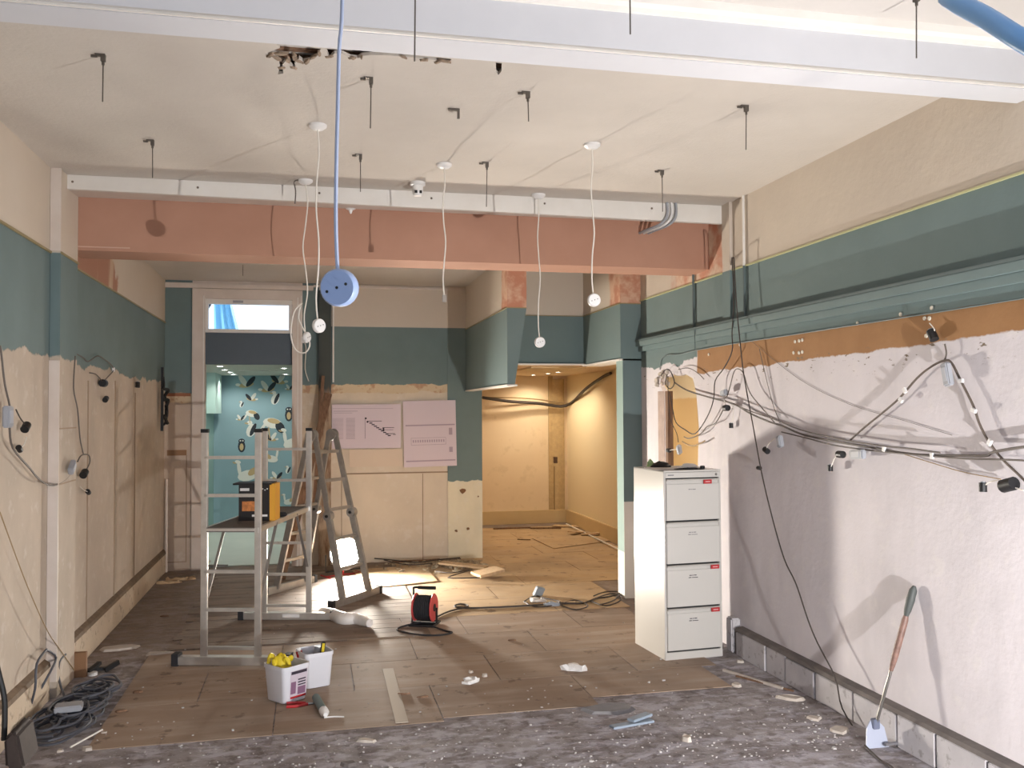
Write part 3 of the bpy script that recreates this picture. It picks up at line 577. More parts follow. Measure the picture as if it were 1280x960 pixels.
def disc_face(m, r, th, M): m.lathe([(0.0001, 0), (r * .93, 0), (r, .004), (r, th - .006), (r * .9, th), (0.0001, th)], 24, M)
def pendant(x, y, zend, end, label, r_disc=.037, yaw=0, z=ZC, flexr=.0043, wob=.008, mat=None, tilt=0, rose=True):
    """white ceiling rose, flex and a round connector whose flat face looks to the shop front"""
    t = thing('pendant_flex', (x, y, z), label, 'pendant'); L = z - zend
    mat = mat or M_WPL
    if rose: MB().lathe([(.048, 0), (.047, -.012), (.03, -.026), (.012, -.03), (.0001, -.03)], 20).build('ceiling_rose', M_WPL, t, smooth=True)
    pts = [(0, 0, -.02)] + [(wob * math.sin(k * 1.7 + x * 9), wob * .5 * math.cos(k * 2.3), -L * k / 7) for k in range(1, 7)] + [(0, 0, -L + (r_disc if end == 'disc' else 0))]
    cable('flex', pts, flexr, M_FLEX, parent=t)
    Md = Matrix.Translation((0, 0, -L)) @ Matrix.Rotation(R(yaw), 4, 'Z') @ Matrix.Rotation(R(90 + tilt), 4, 'X')
    if end == 'disc':
        m = MB(); disc_face(m, r_disc, .026, Md); c = m.build('connector_disc', mat, t, smooth=True)
        for u in (-.45, 0, .45): MB().lathe([(.0001, .0265), (.0022, .0265), (.0028, .0285), (.0001, .0285)], 8, Md @ Matrix.Translation((u * r_disc, u * r_disc * .35, 0))).build('screw_hole', M_BLACK, c)
    else:
        MB().box(-.012, .012, -.008, .008, -L - .02, -L + .02).build('terminal_block', plain('terminal_grey', (140, 132, 124)), t)
    return t
pendant(.03, 4.783, 2.165, 'disc', 'white pendant disc hanging just left of the large blue-tinted disc', yaw=35)
pendant(1.543, 4.822, 2.335, 'disc', 'white pendant disc hanging rightmost, in front of the pink beam foot')
pendant(1.538, 6.032, 2.19, 'disc', 'white pendant disc hanging over the green bulkhead opening, second from right')
pendant(.785, 5.396, 2.40, 'block', 'bare pendant flex ending in a tiny terminal block, middle of the room')
t = pendant(-.04, 5.95, 2.20, 'disc', 'tangled white pendant flex behind the left disc, with a looped cable', .033, yaw=60, wob=.015)
cable('flex_loop', [(-.02, 0, -.80), (-.07, .01, -.86), (-.09, .02, -1.0), (-.06, .02, -1.1), (0, 0, -1.12), (.03, 0, -1.06), (-.01, 0, -.97), (-.04, 0, -.90), (-.03, 0, -.82)], .0045, M_FLEX, parent=t)
cable('flex_loop', [(-.03, 0, 0), (-.07, -.02, -.02), (-.06, -.02, -.08), (-.065, -.01, -.16)], .004, M_WIREG, parent=t)
o = MB().box(-.035, .035, -.02, .0, -.035, .035).build('socket_box', M_WPL, bevel=.004); o.location = (on_y(381, 425, YF - .015).x, YF - .015, on_y(381, 425, YF - .015).z); tag(o, 'small white socket box at the doorway casing right edge', 'box')
cable('white_cable', [(-.075, YF - .03, 2.50), (-.06, YF - .04, 2.42), (-.07, YF - .04, 2.2), (-.03, YF - .03, 2.06)], .006, M_FLEX, 'white cable dropping from the socket box by the doorway')
# the near, blue-lit pendant
t = thing('pendant_flex', (.075, 2.1, 3.24), 'large white socket disc, tinted as if in blue daylight, on a blue cable nearest the camera', 'pendant')
pts = [on_y(428, -5, 2.1), on_y(424, 60, 2.1), on_y(422, 140, 2.1), on_y(420, 230, 2.1), on_y(420, 290, 2.1), on_y(422, 338, 2.1)]
pts = [Vector((.075, 2.1, 3.24))] + pts
cable('flex', [p - Vector((.075, 2.1, 3.24)) for p in pts], .0045, plain('blue_grey_flex', (172, 182, 206), .5), parent=t, n=8)
c = on_y(427, 360, 2.1) - Vector((.075, 2.1, 3.24)); Md = Matrix.Translation(c) @ Matrix.Rotation(R(-22), 4, 'Z') @ Matrix.Rotation(R(96), 4, 'X')
m = MB(); disc_face(m, .043, .03, Md); c = m.build('connector_disc', M_BLUE, t, smooth=True)
for u in (-.55, 0, .5): MB().lathe([(.0001, .0305), (.003, .0305), (.0035, .032), (.0001, .032)], 10, Md @ Matrix.Translation((u * .043, u * .015, 0))).build('screw_hole', M_BLACK, c)
# blue cable slung close to the lens, top right
pts = [(.45, 2.6, 3.24), on_y(1090, -70, 1.45), on_y(1185, -4, 1.25), on_y(1232, 22, 1.17), on_y(1280, 52, 1.1), on_y(1380, 108, 1.02), on_y(1500, 178, .95), (2.2, .95, 1.98), (2.96, 1.3, 2.1)]
cable('slung_cable', pts, .0155, plain('blue_flex', (132, 184, 236), .35), 'thick bright blue cable slung across the top right corner near the camera', n=10)
# sensors and conduits
t = thing('smoke_sensor', (.679, 5.868, ZC), 'white ceiling sensor in front of the boxed trunking', 'sensor')
MB().lathe([(.05, 0), (.05, -.02), (.036, -.024), (.036, -.06)], 20).build('base', M_WPL, t, smooth=True); MB().lathe([(.036, -.055), (.034, -.075), (.026, -.09), (.0001, -.092)], 20).build('dome', M_WPL, t, smooth=True)
MB().box(-.024, -.006, -.037, -.03, -.078, -.06).box(.008, .024, -.037, -.03, -.078, -.06).build('sensor_window', M_BLACK, t)
o = MB().lathe([(.036, 0), (.035, -.012), (.015, -.022), (.006, -.045), (.0001, -.045)], 16).build('ceiling_rose', M_WPL, smooth=True); o.location = (.263, 6.28, 3.13); tag(o, 'small empty white rose under the boxed trunking', 'rose')
for k, n in enumerate(('left', 'middle', 'right')):
    x = 2.47 + k * .034; m = M_GREY if k != 1 else M_WPL
    cable('bent_conduit', [(x + .04, 6.085, ZC), (x + .045, 6.085, 3.16), (x + .03, 6.085, 3.10), (x - .01, 6.12, 3.06), (x - .05, 6.25, 3.05), (x - .06, 6.376, 3.05)], .010, m, n + ' of three curved conduits clipped over the trunking by the right end', 'pipe', n=8)

# ---------------------------------------------------------------- work platform of two ladder frames
def capped_stile(m, x, y, z0, z1, w=.06, d=.026, M=None): m.box(x - w / 2, x + w / 2, y - d / 2, y + d / 2, z0, z1)
T0 = (-.71, 6.48, 0); TR = R(-14.5)
t = thing('work_platform', T0, 'aluminium work platform of two ladder frames with a grey deck', 'scaffold', TR)
for y, s_, top in ((0, 1, 1.585), (1.33, -1, 1.565)):
    for x in (0, .37):
        st = MB().box(x - .023, x + .023, y - .013, y + .013, .03, top).build('stile', M_ALU, t, bevel=.004)
        MB().box(x - .025, x + .025, y - .015, y + .015, top - .005, top + .02).build('end_cap', M_BLACK, st)
    for k in (0, 1, 2, 4, 5):
        z = .12 + k * .258
        MB().box(0, .37, y - .013, y + .013, z - .011, z + .011).build('rung', M_ALU, t, bevel=.003)
    b = MB().box(-.17, .56, y - .035, y + .035, .012, .066).build('stabiliser_bar', M_ALU, t, bevel=.004)
    for xa in (-.21, .555): MB().box(xa, xa + .045, y - .04, y + .04, 0, .085).build('rubber_foot', M_RUBBER, b)
    if y > 0: MB().box(.16, .30, y - .037, y - .034, .03, .06).build('sticker', M_WPL, b)
dk = MB().box(.02, .35, -.02, 1.35, .905, .935).build('deck', plain('deck_grey', (104, 98, 94), .8, var=.15, scale=30), t)
MB().box(-.005, .02, -.02, 1.36, .90, .935).box(.35, .375, -.02, 1.36, .90, .935).box(.02, .35, -.024, -.018, .912, .93).build('deck_rail', M_ALU, t)
for x, ya, yb in ((.37, .05, .42), (0, .05, .42), (.37, 1.28, .95)): MB().bar((x, ya, .45), (x, yb, .92), .02, .008).build('brace', M_ALUD, t)
# boxed power tool on the deck
c = on_z(322, 651, .936); t = thing('tool_carton', (c.x, c.y, .936), 'black and yellow tool carton with open lid on the work platform', 'box', R(-10))
MB().box(-.135, .085, -.0, .16, 0, .26).build('carton', plain('carton_black', (34, 30, 30), .5), t)
MB().box(.085, .125, 0, .16, 0, .265).build('side_panel', plain('carton_yellow', (222, 160, 50), .5), t)
MB().box(-.17, .10, -.03, .17, .26, .272).build('lid', M_BLACK, t)
MB().box(-.125, -.06, -.002, 0, .215, .235).box(-.04, .07, -.002, 0, .03, .045).build('white_print', M_WPL, t)
MB().box(-.11, .0, -.002, 0, .07, .14).build('picture', plain('carton_picture', (190, 120, 66), .5, var=.5, scale=30), t)
for k in range(5): MB().box(.0 + k * .016, .008 + k * .016, -.002, 0, .225 - (k % 2) * .008, .233 - (k % 2) * .008).build('check_mark', M_WPL, t)
o = MB().box(-.06, .06, -.02, .02, 0, .03).build('hand_tool', M_BLACK, bevel=.006); o.location = (on_z(352, 645, .937).x - .02, on_z(352, 645, .937).y, .937); o.rotation_euler.z = R(-10); tag(o, 'small black tool lying on the deck right of the carton', 'tool')

# ---------------------------------------------------------------- folding A-frame ladder
C0 = Vector((.10, 8.68, 0)); t = thing('folding_ladder', C0, 'aluminium folding ladder with backlit shade in its colour, standing open over the floodlight', 'ladder')
u = Vector((.61, .79, 0)); v = Vector((.62, -.62, 0)).normalized(); v = Vector((.79, -.61, 0))
APX = 1.50
for sgn, foot in ((1, Vector((.298, -.355, 0))), (-1, Vector((-.298, .355, 0)))):
    top = Vector((0, 0, APX)) + v * .035 * sgn
    for e in (-1, 1):
        a = foot + u * .205 * e + Vector((0, 0, .05)); b = top + u * .155 * e; mid = a.lerp(b, .5)
        MB().bar(a, mid, .03, .066, up=v).build('stile', M_ALUD, t, bevel=.004); MB().bar(mid, b, .026, .055, up=v).build('stile', M_ALUD, t, bevel=.004)
        h = MB().tube([mid - u * .028, mid + u * .028], .045, 14).build('hinge', M_ALUD, t, smooth=True)
        MB().tube([mid - u * .04, mid + u * .04], .014, 8).build('hinge_pin', M_BLACK, h)
    for k in range(1, 6):
        f_ = k / 5.6; hw = .205 - .05 * f_; p = foot.lerp(top, f_); p.z = .05 + (APX - .05) * f_
        MB().bar(p - u * hw, p + u * hw, .028, .028).build('rung', M_ALUD, t, bevel=.003)
    b = MB().bar(foot - u * .36 + Vector((0, 0, .04)), foot + u * .36 + Vector((0, 0, .04)), .045, .07).build('stabiliser_bar', M_ALUD, t, bevel=.004)
    for q in (.35, -.39): MB().bar(foot + u * q + Vector((0, 0, .04)), foot + u * (q + .04) + Vector((0, 0, .04)), .055, .08).build('rubber_foot', M_RUBBER, b)
for e in (-1, 1): MB().tube([u * .155 * e + Vector((0, 0, APX)) - u * .03, u * .155 * e + Vector((0, 0, APX)) + u * .03], .055, 14).build('top_hinge', M_ALUD, t, smooth=True)

# ---------------------------------------------------------------- timber post and leaning planks by the back wall
o = MB().box(.077, .215, YF - .10, YF - .005, 0, 3.08).build('timber_post', M_POST, bevel=.006); tag(o, 'scarred dark timber post against the back wall, right of the doorway', 'post')
for pa, pb_, ya, yb, lab in (((411, 492), (352, 700), YF - .13, 9.55, 'brown plank leaning against the dark post, running down behind the ladder'), ((404, 470), (386, 690), YF - .16, 9.75, 'narrow brown batten leaning upright beside the dark post')):
    a = on_y(*pa, ya); b = on_y(*pb_, yb); b.z = .012; c = (a + b) / 2
    o = MB().bar(a, b, .075 if pa[0] > 405 else .035, .022, up=(0, -1, 0)).rel(c).build('leaning_plank', M_TIMBER); o.location = c; tag(o, lab, 'plank')
o = cable('vertical_pipe', [(-1.525, YF - .06, 0), (-1.525, YF - .06, 1.0)], .014, M_CASING, 'thin white pipe standing in the far left corner', 'pipe', n=8, k=1)

# ---------------------------------------------------------------- posters
def poster(x0, x1, z0, z1, name, label, rot, ink):
    t = thing(name, ((x0 + x1) / 2, YF - .035, (z0 + z1) / 2), label, 'poster', rot=(0, R(rot), 0)); w, h = (x1 - x0) / 2, (z1 - z0) / 2
    MB().box(-w, w, -.001, .001, -h, h).build('sheet', M_PAPER, t)
    m = MB(); m2 = MB()
    for a in ink:
        (m if a[4] else m2).box(a[0], a[1], -.0018, -.001, a[2], a[3])
    if m.v: m.build('printed_lines', M_INK, t)
    if m2.v: m2.build('faint_print', M_INKL, t)
ink = []
for k in range(22): ink.append((-.38, -.26, .09 - k * .011, .093 - k * .011, 0)); ink.append((-.23, -.13, .09 - k * .011, .094 - k * .011, 0))
ink += [(-.37, -.1, .17, .176, 0), (-.37, -.16, .15, .154, 0), (-.38, .30, .20, .204, 0), (-.02, -.016, -.14, .10, 1), (-.02, .0, .08, .10, 1), (0, .17, .055, .061, 1), (.18, .31, -.02, -.014, 1), (.0, .02, .04, .06, 1)]
for k in range(9): ink.append((.03 + k * .026, .065 + k * .026, .03 - k * .018, .042 - k * .018, 1))
ink += [(.2, .30, -.045, -.041, 1), (.22, .32, -.09, -.083, 1), (.3, .33, -.10, -.094, 1), (.18, .2, -.06, -.02, 1)]
poster(.225, 1.0, 1.30, 1.80, 'wall_chart', 'pale pinkish printed programme chart with a stepped black line graph on the back wall', 0, ink)
ink = [(-.28, .29, .09, .105, 0), (-.28, .29, -.32, -.305, 0), (-.22, .18, -.05, -.046, 0), (-.22, .18, -.13, -.126, 0), (-.22, -.216, -.13, -.05, 0), (.18, .184, -.13, -.05, 0), (.22, .26, -.02, .06, 0), (.22, .26, -.22, -.16, 0)]
for k in range(14): ink.append((-.2 + k * .027, -.186 + k * .027, -.10, -.07, 0))
poster(1.03, 1.64, 1.08, 1.84, 'floor_plan_sheet', 'pale printed floor plan sheet hanging right of the line chart', -1, ink)
o = MB().box(-.30, .30, -.001, .001, -.10, .10).build('blank_sheet', plain('cream_paper', (214, 196, 176), .8)); o.location = (.72, YF - .022, 1.19); tag(o, 'cream lining paper patch under the line chart', 'paper')

# ---------------------------------------------------------------- filing cabinet
CW, CDp, CH = .44, .50, 1.30
t = thing('filing_cabinet', (2.364, 5.838, 0), 'tall off-white four drawer filing cabinet in front of the right wall', 'cabinet', R(4))
MB().box(0, .016, .004, CDp, 0, CH).box(CW - .016, CW, .004, CDp, 0, CH).box(.016, CW - .016, CDp - .012, CDp, 0, CH).box(0, CW, 0, CDp, CH - .012, CH).box(.0, CW, .002, .02, 0, .055).build('carcass', M_CAB, t, bevel=.003)
MB().box(.016, CW - .016, .03, CDp - .012, .02, CH - .02).build('interior', M_CABD, t)
MB().box(.012, CW - .012, -.002, .02, CH - .052, CH - .014).build('top_rail', M_CAB, t, bevel=.003)
lk = MB().tube([(CW - .04, -.004, CH - .033), (CW - .04, .0, CH - .033)], .009, 12).build('lock', M_STEEL, t)
MB().box(.03, .075, -.003, -.002, CH - .036, CH - .028).build('maker_plate', plain('plate_grey', (130, 130, 130)), t)
for k in range(4):
    z1 = CH - .06 - k * .296; z0 = z1 - .284
    d = MB().box(.018, CW - .018, -.004, .018, z0, z1 - .034).build('drawer', M_CAB, t, bevel=.003)
    MB().prism([(-.012, z1 - .004), (-.006, z1), (.018, z1), (.018, z1 - .01), (-.004, z1 - .012)], lambda a, b, h: (.02 + h, a, b), CW - .04).box(.02, CW - .02, .006, .018, z1 - .036, z1 - .006).build('grip_lip', M_CAB, d)
    if k != 1:
        x = (.30, 0, .35, .35)[k]
        MB().box(x, x + .062, -.012, -.005, z1 - .036, z1 - .008).build('red_tab', M_RED, d)
        MB().box(x + .012, x + .05, -.0125, -.012, z1 - .025, z1 - .019).build('tab_print', plain('tab_print_pink', (226, 170, 170)), d)
    m = MB()
    for j, (a, b) in enumerate(((0, .018), (.022, .03), (.034, .055))): m.box(.185 + a, .185 + b, -.0055, -.004, z1 - .075, z1 - .070)
    if k: m.box(.18, .20, -.0055, -.004, z1 - .09, z1 - .085).box(.205, .25, -.0055, -.004, z1 - .09, z1 - .086)
    m.build('handwriting', M_INK if k > 1 else plain('ink_soft', (120, 116, 118)), d)
tq = Matrix.Translation((2.364, 5.838, 0)) @ Matrix.Rotation(R(4), 4, 'Z')
def on_cab(name, mb, mat, x, y, label, cat, rz=0, bevel=0, z=CH + .001, smooth=False):
    o = mb.build(name, mat, bevel=bevel, smooth=smooth); o.location = tq @ Vector((x, y, z)); o.rotation_euler.z = R(rz); return tag(o, label, cat)
def lump(rx, ry, rz, seed, n=10, amp=.25):
    rr = random.Random(seed); m = MB(); pr = []
    vs = []; fs = []; K = 6
    for i in range(K + 1):
        th = math.pi / 2 * i / K
        for j in range(n):
            a = 2 * math.pi * j / n; q = 1 + rr.uniform(-amp, amp) * (1 if i < K else .2); vs.append((rx * math.cos(th) * math.cos(a) * q, ry * math.cos(th) * math.sin(a) * q, rz * math.sin(th) * (1 + rr.uniform(-amp, amp) * .6)))
    for i in range(K):
        for j in range(n): fs.append((i * n + j, i * n + (j + 1) % n, (i + 1) * n + (j + 1) % n, (i + 1) * n + j))
    fs.append(tuple(range(n))[::-1]); fs.append(tuple(K * n + j for j in range(n))); return m.add(vs, fs)
on_cab('loose_papers', MB().box(-.15, .15, -.11, .11, 0, .003).box(-.12, .16, -.1, .12, .003, .005), plain('papers_grey', (196, 190, 186), .8), .13, .2, 'loose sheets of paper on top of the filing cabinet, left side', 'paper', 14)
on_cab('black_glove', lump(.075, .05, .04, 4), M_BLACK, .12, .30, 'crumpled black glove on top of the filing cabinet', 'glove', 0, z=CH + .006, smooth=True)
on_cab('green_wrapper', lump(.03, .02, .05, 9), plain('green_foil', (150, 176, 120), .5), .07, .36, 'small green wrapper behind the black glove on the cabinet', 'wrapper', z=CH + .006)
on_cab('white_mask', lump(.075, .05, .032, 5), M_WPL, .29, .20, 'white crumpled dust mask on top of the filing cabinet', 'mask', 10, z=CH + .001, smooth=True)
on_cab('dark_pouch', lump(.10, .035, .012, 6), M_RUBBER, .22, .07, 'flat dark pouch at the front edge on top of the cabinet', 'pouch', 0)
on_cab('black_cap', MB().lathe([(.018, 0), (.018, .018), (.012, .022), (.0001, .022)], 12), M_BLACK, .345, .09, 'small black cap at the right of the cabinet top', 'bung', 0)  # a small black cap; what it belongs to is unknown

# ---------------------------------------------------------------- buckets and their tools
def rrect(w, d, r, n=4):
    pts = []
    for cx, cy, a0 in ((w - r, d - r, 0), (-w + r, d - r, 90), (-w + r, -d + r, 180), (w - r, -d + r, 270)):
        for k in range(n + 1): a = R(a0 + 90 * k / n); pts.append((cx + r * math.cos(a), cy + r * math.sin(a)))
    return pts
def tub(w, d, h, parent):
    rings = [(w * .80, d * .80, 0), (w * .82, d * .82, .004), (w * .96, d * .96, h - .022), (w, d, h - .022), (w, d, h), (w * .94, d * .94, h), (w * .92, d * .92, h - .02), (w * .78, d * .78, .006)]
    vs = []; fs = []; N = 20
    for a, b, z in rings: vs += [(x, y, z) for x, y in rrect(a, b, min(a, b) * .28)]
    for i in range(len(rings) - 1): fs += [(i * N + k, i * N + (k + 1) % N, (i + 1) * N + (k + 1) % N, (i + 1) * N + k) for k in range(N)]
    fs += [tuple(range(N))[::-1], tuple(range(7 * N, 8 * N))]
    return MB().add(vs, fs).build('tub', plain('bucket_white', (214, 214, 220), .4), parent, smooth=True)
p1 = on_z(358, 878, 0); tA = thing('bucket', (p1.x, p1.y + .05, .008), 'white rectangular bucket with a printed label and a yellow glove', 'bucket', R(38)); tub(.10, .105, .215, tA)
lb = MB().box(.045 - .09, .135 - .09 + .03, 0, .0015, .02, .185).tf(Matrix.Translation((0, -.087, 0)) @ Matrix.Rotation(R(4.4), 4, 'X')).build('label', plain('label_paper', (196, 184, 194), .6), tA)
m = MB().box(-.04, .07, -.002, 0, .165, .182)
for k in range(3): m.box(.01, .065, -.002, 0, .125 - k * .016, .132 - k * .016)
m.tf(Matrix.Translation((0, -.087, 0)) @ Matrix.Rotation(R(4.4), 4, 'X')).build('label_print', M_INK, lb)
MB().box(-.04, -.005, -.002, 0, .05, .12).box(.01, .065, -.002, 0, .04, .085).tf(Matrix.Translation((0, -.087, 0)) @ Matrix.Rotation(R(4.4), 4, 'X')).build('label_picture', plain('label_mauve', (128, 92, 118), .7), lb)
MB().box(-.04, .07, -.002, 0, .022, .034).tf(Matrix.Translation((0, -.087, 0)) @ Matrix.Rotation(R(4.4), 4, 'X')).build('label_band', M_RED, lb)
p2 = on_z(393, 860, 0); tB = thing('bucket', (p2.x, p2.y + .06, .008), 'white bucket of hand tools behind the labelled bucket', 'bucket', R(20)); tub(.095, .1, .215, tB)
# yellow glove crumpled over the rim
g = thing('rubber_glove', (p1.x - .03, p1.y + .05, .15), 'crumpled yellow rubber glove in the front bucket', 'glove')
MB().tf(Matrix()).add(*(lambda q: (q.v, q.f))(lump(.062, .058, .12, 21, 12, .22))).build('palm', M_YEL, g, smooth=True)
for k in range(5):
    a = R(30 + k * 66); r0 = Vector((.03 * math.cos(a), .03 * math.sin(a), .075)); r1 = Vector((.065 * math.cos(a), .05 * math.sin(a), .095 + .012 * (k % 3))); r2 = Vector((.075 * math.cos(a + .3), .062 * math.sin(a + .3), .07))
    MB().tube(smooth_path([r0, r1, r2], 4), [.013] * 8 + [.009], 8).build('finger', M_YEL, g, smooth=True)
q = Vector((p2.x, p2.y + .06, 0))
k_ = thing('utility_knife', q + Vector((.028, -.02, .02)), 'yellow and black handled tool standing up in the rear bucket', 'tool', rot=(R(8), R(6), 0))
MB().box(-.014, .014, -.010, .010, 0, .265).build('grip', M_BLACK, k_, bevel=.004); MB().box(-.006, .010, -.0125, -.010, .08, .26).build('grip_insert', M_YEL, k_)
k_ = thing('putty_gun', q + Vector((-.05, 0, .03)), 'red tool with a white band in the rear bucket', 'tool', rot=(R(-6), R(-14), 0))
MB().tube([(0, 0, 0), (0, 0, .19)], .02, 10).build('barrel', M_RED, k_, smooth=True); MB().tube([(0, 0, .185), (0, 0, .21)], .014, 10).build('collar', M_WPL, k_)
k_ = thing('grey_cylinder_tool', q + Vector((-.005, .03, .03)), 'grey cylindrical tool leaning in the rear bucket', 'tool', rot=(R(-10), R(8), 0)); MB().tube([(0, 0, 0), (0, 0, .2)], .022, 10).build('barrel', M_GREY, k_, smooth=True)
a, b = on_z(395, 872, .03), on_z(407, 893, .03); t = thing('sealant_tube', (a + b) / 2 - Vector((0, 0, .022)), 'grey-green sealant tube lying in front of the buckets', 'tube'); h = (b - a) / 2
MB().tube([-h + Vector((0, 0, .022)), h * .55 + Vector((0, 0, .022))], .024, 14).build('barrel', plain('tube_green', (96, 116, 112), .5), t, smooth=True)
MB().tube([h * .55 + Vector((0, 0, .022)), h * .8 + Vector((0, 0, .022)), h + Vector((0, 0, .02))], [.026, .026, .012], 14).build('cap', M_WPL, t, smooth=True)
a, b = on_z(405, 897, .01), on_z(430, 896, .01); cable('nozzle_stick', [a, (a + b) / 2 + Vector((0, .01, 0)), b], .004, M_WPL, 'thin white nozzle lying by the sealant tube', 'nozzle')
t = thing('pliers', on_z(378, 880, .012), 'red handled pliers lying before the front bucket', 'pliers')
for s_ in (-1, 1): MB().tube(smooth_path([(-.09, s_ * .03, 0), (-.03, s_ * .03, 0), (.03, s_ * .006, 0)], 4), .009, 8).build('handle', M_RED, t, smooth=True)
MB().tube([(.02, 0, 0), (.07, 0, 0)], [.012, .005], 8).build('jaw', M_STEEL, t)

# ---------------------------------------------------------------- cable reel
t = thing('cable_reel', (.89, 7.27, .005), 'red and black cable reel standing on the boards', 'reel', R(-25))
for x in (-.075, .075):
    m = MB().lathe([(.0001, -.006), (.105, -.006), (.112, 0), (.105, .006), (.0001, .006)], 28, Matrix.Translation((x, 0, .14)) @ Matrix.Rotation(R(90), 4, 'Y'))
    d = m.build('side_disc', plain('reel_red', (196, 74, 74), .45), t, smooth=True)
    MB().lathe([(.0001, -.010), (.03, -.010), (.03, .010), (.0001, .010)], 16, Matrix.Translation((x, 0, .14)) @ Matrix.Rotation(R(90), 4, 'Y')).build('hub_cap', M_BLACK, d)
m = MB()
for k in range(9): m.lathe([(.09, -.008), (.098, 0), (.09, .008)], 24, Matrix.Translation((-.06 + k * .015, 0, .14)) @ Matrix.Rotation(R(90), 4, 'Y'))
m.lathe([(.088, -.07), (.088, .07)], 24, Matrix.Translation((0, 0, .14)) @ Matrix.Rotation(R(90), 4, 'Y')).build('wound_cable', M_RUBBER, t, smooth=True)
cable('frame', [(-.10, -.09, .012), (-.10, -.03, .012), (-.10, .0, .10), (-.10, .02, .26), (-.085, .02, .292), (.085, .02, .292)], .009, M_BLACK, parent=t, n=8)
MB().tube([(-.06, .02, .292), (.085, .02, .292)], .014, 10).build('handle', M_BLACK, t, smooth=True)
MB().tube([(-.10, -.09, .012), (.10, -.09, .012), (.10, .09, .012), (-.10, .09, .012), (-.10, -.09, .012)], .009, 8).box(-.095, .095, -.02, .02, .003, .025).tube([(.10, 0, .01), (.10, 0, .14)], .009, 6).build('foot', M_BLACK, t)
pts = [(.93, 7.15, .02), (1.02, 7.0, .012), (1.06, 6.94, .012), (.95, 6.88, .012), (.78, 6.95, .012), (.66, 7.1, .012), (.70, 7.22, .012), (.86, 7.26, .03)]
cable('loose_lead', pts, .007, M_RUBBER, 'dark lead looping on the boards round the foot of the cable reel')
pts = [on_z(*p, .014) for p in ((544, 772), (562, 764), (585, 758), (576, 755), (568, 758), (585, 760), (620, 759), (660, 757), (700, 754), (728, 754), (745, 748), (760, 746), (776, 741))]
cable('floor_lead', pts, .008, M_WIRE, 'long dark lead running across the floor from the reel to the pier')
for k, pp in enumerate((((655, 752), (668, 745), (682, 748), (700, 752), (690, 757), (668, 758), (655, 752)), ((700, 756), (718, 750), (735, 757), (720, 762), (702, 757)), ((738, 752), (752, 745), (770, 742), (776, 750), (758, 757), (740, 752)), ((742, 745), (756, 740), (774, 740), (768, 750), (750, 756)))):
    cable('lead_loop', [on_z(*p, .012 + .003 * k) for p in pp], .006, M_WIRE, ('loop of lead round the paper scraps mid floor', 'small loop of lead right of the paper scraps', 'wide loop of lead at the foot of the right pier', 'inner loop of lead at the foot of the right pier')[k])

# white dust bag beside the ladder foot
pts = smooth_path([on_z(*p, .04) for p in ((402, 764), (415, 768), (430, 774), (446, 774), (462, 779))], 5); n = len(pts)
o = MB().tube(pts, [.026 + .03 * math.sin(math.pi * (i + 1) / (n + 1)) + .002 * math.sin(i * 2.3) for i in range(n)], 12).build('plastic_bag', plain('bag_white', (232, 228, 224), .4, var=.06, scale=30), smooth=True); tag(o, 'white crumpled plastic bag at the foot of the folding ladder', 'bag')

# ---------------------------------------------------------------- debris, piece by piece
def crumple(o, seed, amp):
    rr = random.Random(seed); bm = bmesh.new(); bm.from_mesh(o.data); bmesh.ops.triangulate(bm, faces=bm.faces); bmesh.ops.subdivide_edges(bm, edges=bm.edges, cuts=1)
    for v in bm.verts:
        if v.co.z > .004: v.co += Vector((rr.uniform(-amp, amp), rr.uniform(-amp, amp), rr.uniform(-amp * .3, amp * 1.6)))
    bm.to_mesh(o.data); bm.free()
def flake(px, py, sx, sy, sz, label, name='plaster_chunk', cat='rubble', mat=None, rot=0, z=.0, seed=0, n=7):
    c = on_z(px, py, z); o = MB().chunk((0, 0, 0), sx, sy, sz, random.Random(seed + int(px)), n, 0).build(name, mat or M_CHIP); o.location = (c.x, c.y, z + .001); o.rotation_euler.z = R(rot)
    if name in ('paper_scrap', 'torn_packet', 'crumpled_sheet'): crumple(o, px, .014)
    return tag(o, label, cat)
def offcut(px, py, L, w, h, rot, label, mat=None, name='timber_offcut', z=.012, tilt=0, cat='offcut'):
    c = on_z(px, py, z); o = MB().box(-L / 2, L / 2, -w / 2, w / 2, 0, h).build(name, mat or M_TIMBERL, bevel=.002); o.location = (c.x, c.y, z + abs(math.sin(R(tilt))) * L / 2); o.rotation_euler = (0, R(tilt), R(rot)); return tag(o, label, cat)
flake(990, 874, .11, .05, .02, 'long pale plaster slab on the floor right of the cabinet', rot=-30, n=9)
flake(1050, 914, .07, .055, .016, 'pale angular plaster slab before the right skirting', rot=20, n=6)
flake(1018, 899, .045, .04, .014, 'round grey plaster piece left of the angular slab'); flake(858, 926, .035, .03, .03, 'small white lump alone on the grey floor')
flake(457, 927, .055, .03, .014, 'pale plaster piece on the grey floor under the tape strip', rot=-20); flake(925, 828, .03, .03, .02, 'small plaster lump right of the cabinet foot')
flake(921, 858, .03, .04, .02, 'small upright plaster bit between cabinet and long slab'); flake(437, 957, .05, .03, .02, 'dark lump at the bottom edge of the photo', mat=M_MORTAR)
flake(590, 853, .075, .04, .02, 'torn white paper scrap on the boards', 'paper_scrap', 'scrap', M_WPL, 25, .006, n=6); flake(718, 838, .09, .045, .025, 'crumpled white paper scrap left of the cabinet', 'paper_scrap', 'scrap', M_WPL, -20, .006, n=6)
flake(606, 846, .025, .02, .02, 'small white lump right of the torn paper scrap', z=.006); flake(588, 841, .02, .02, .015, 'tiny white lump behind the torn paper scrap', z=.006)
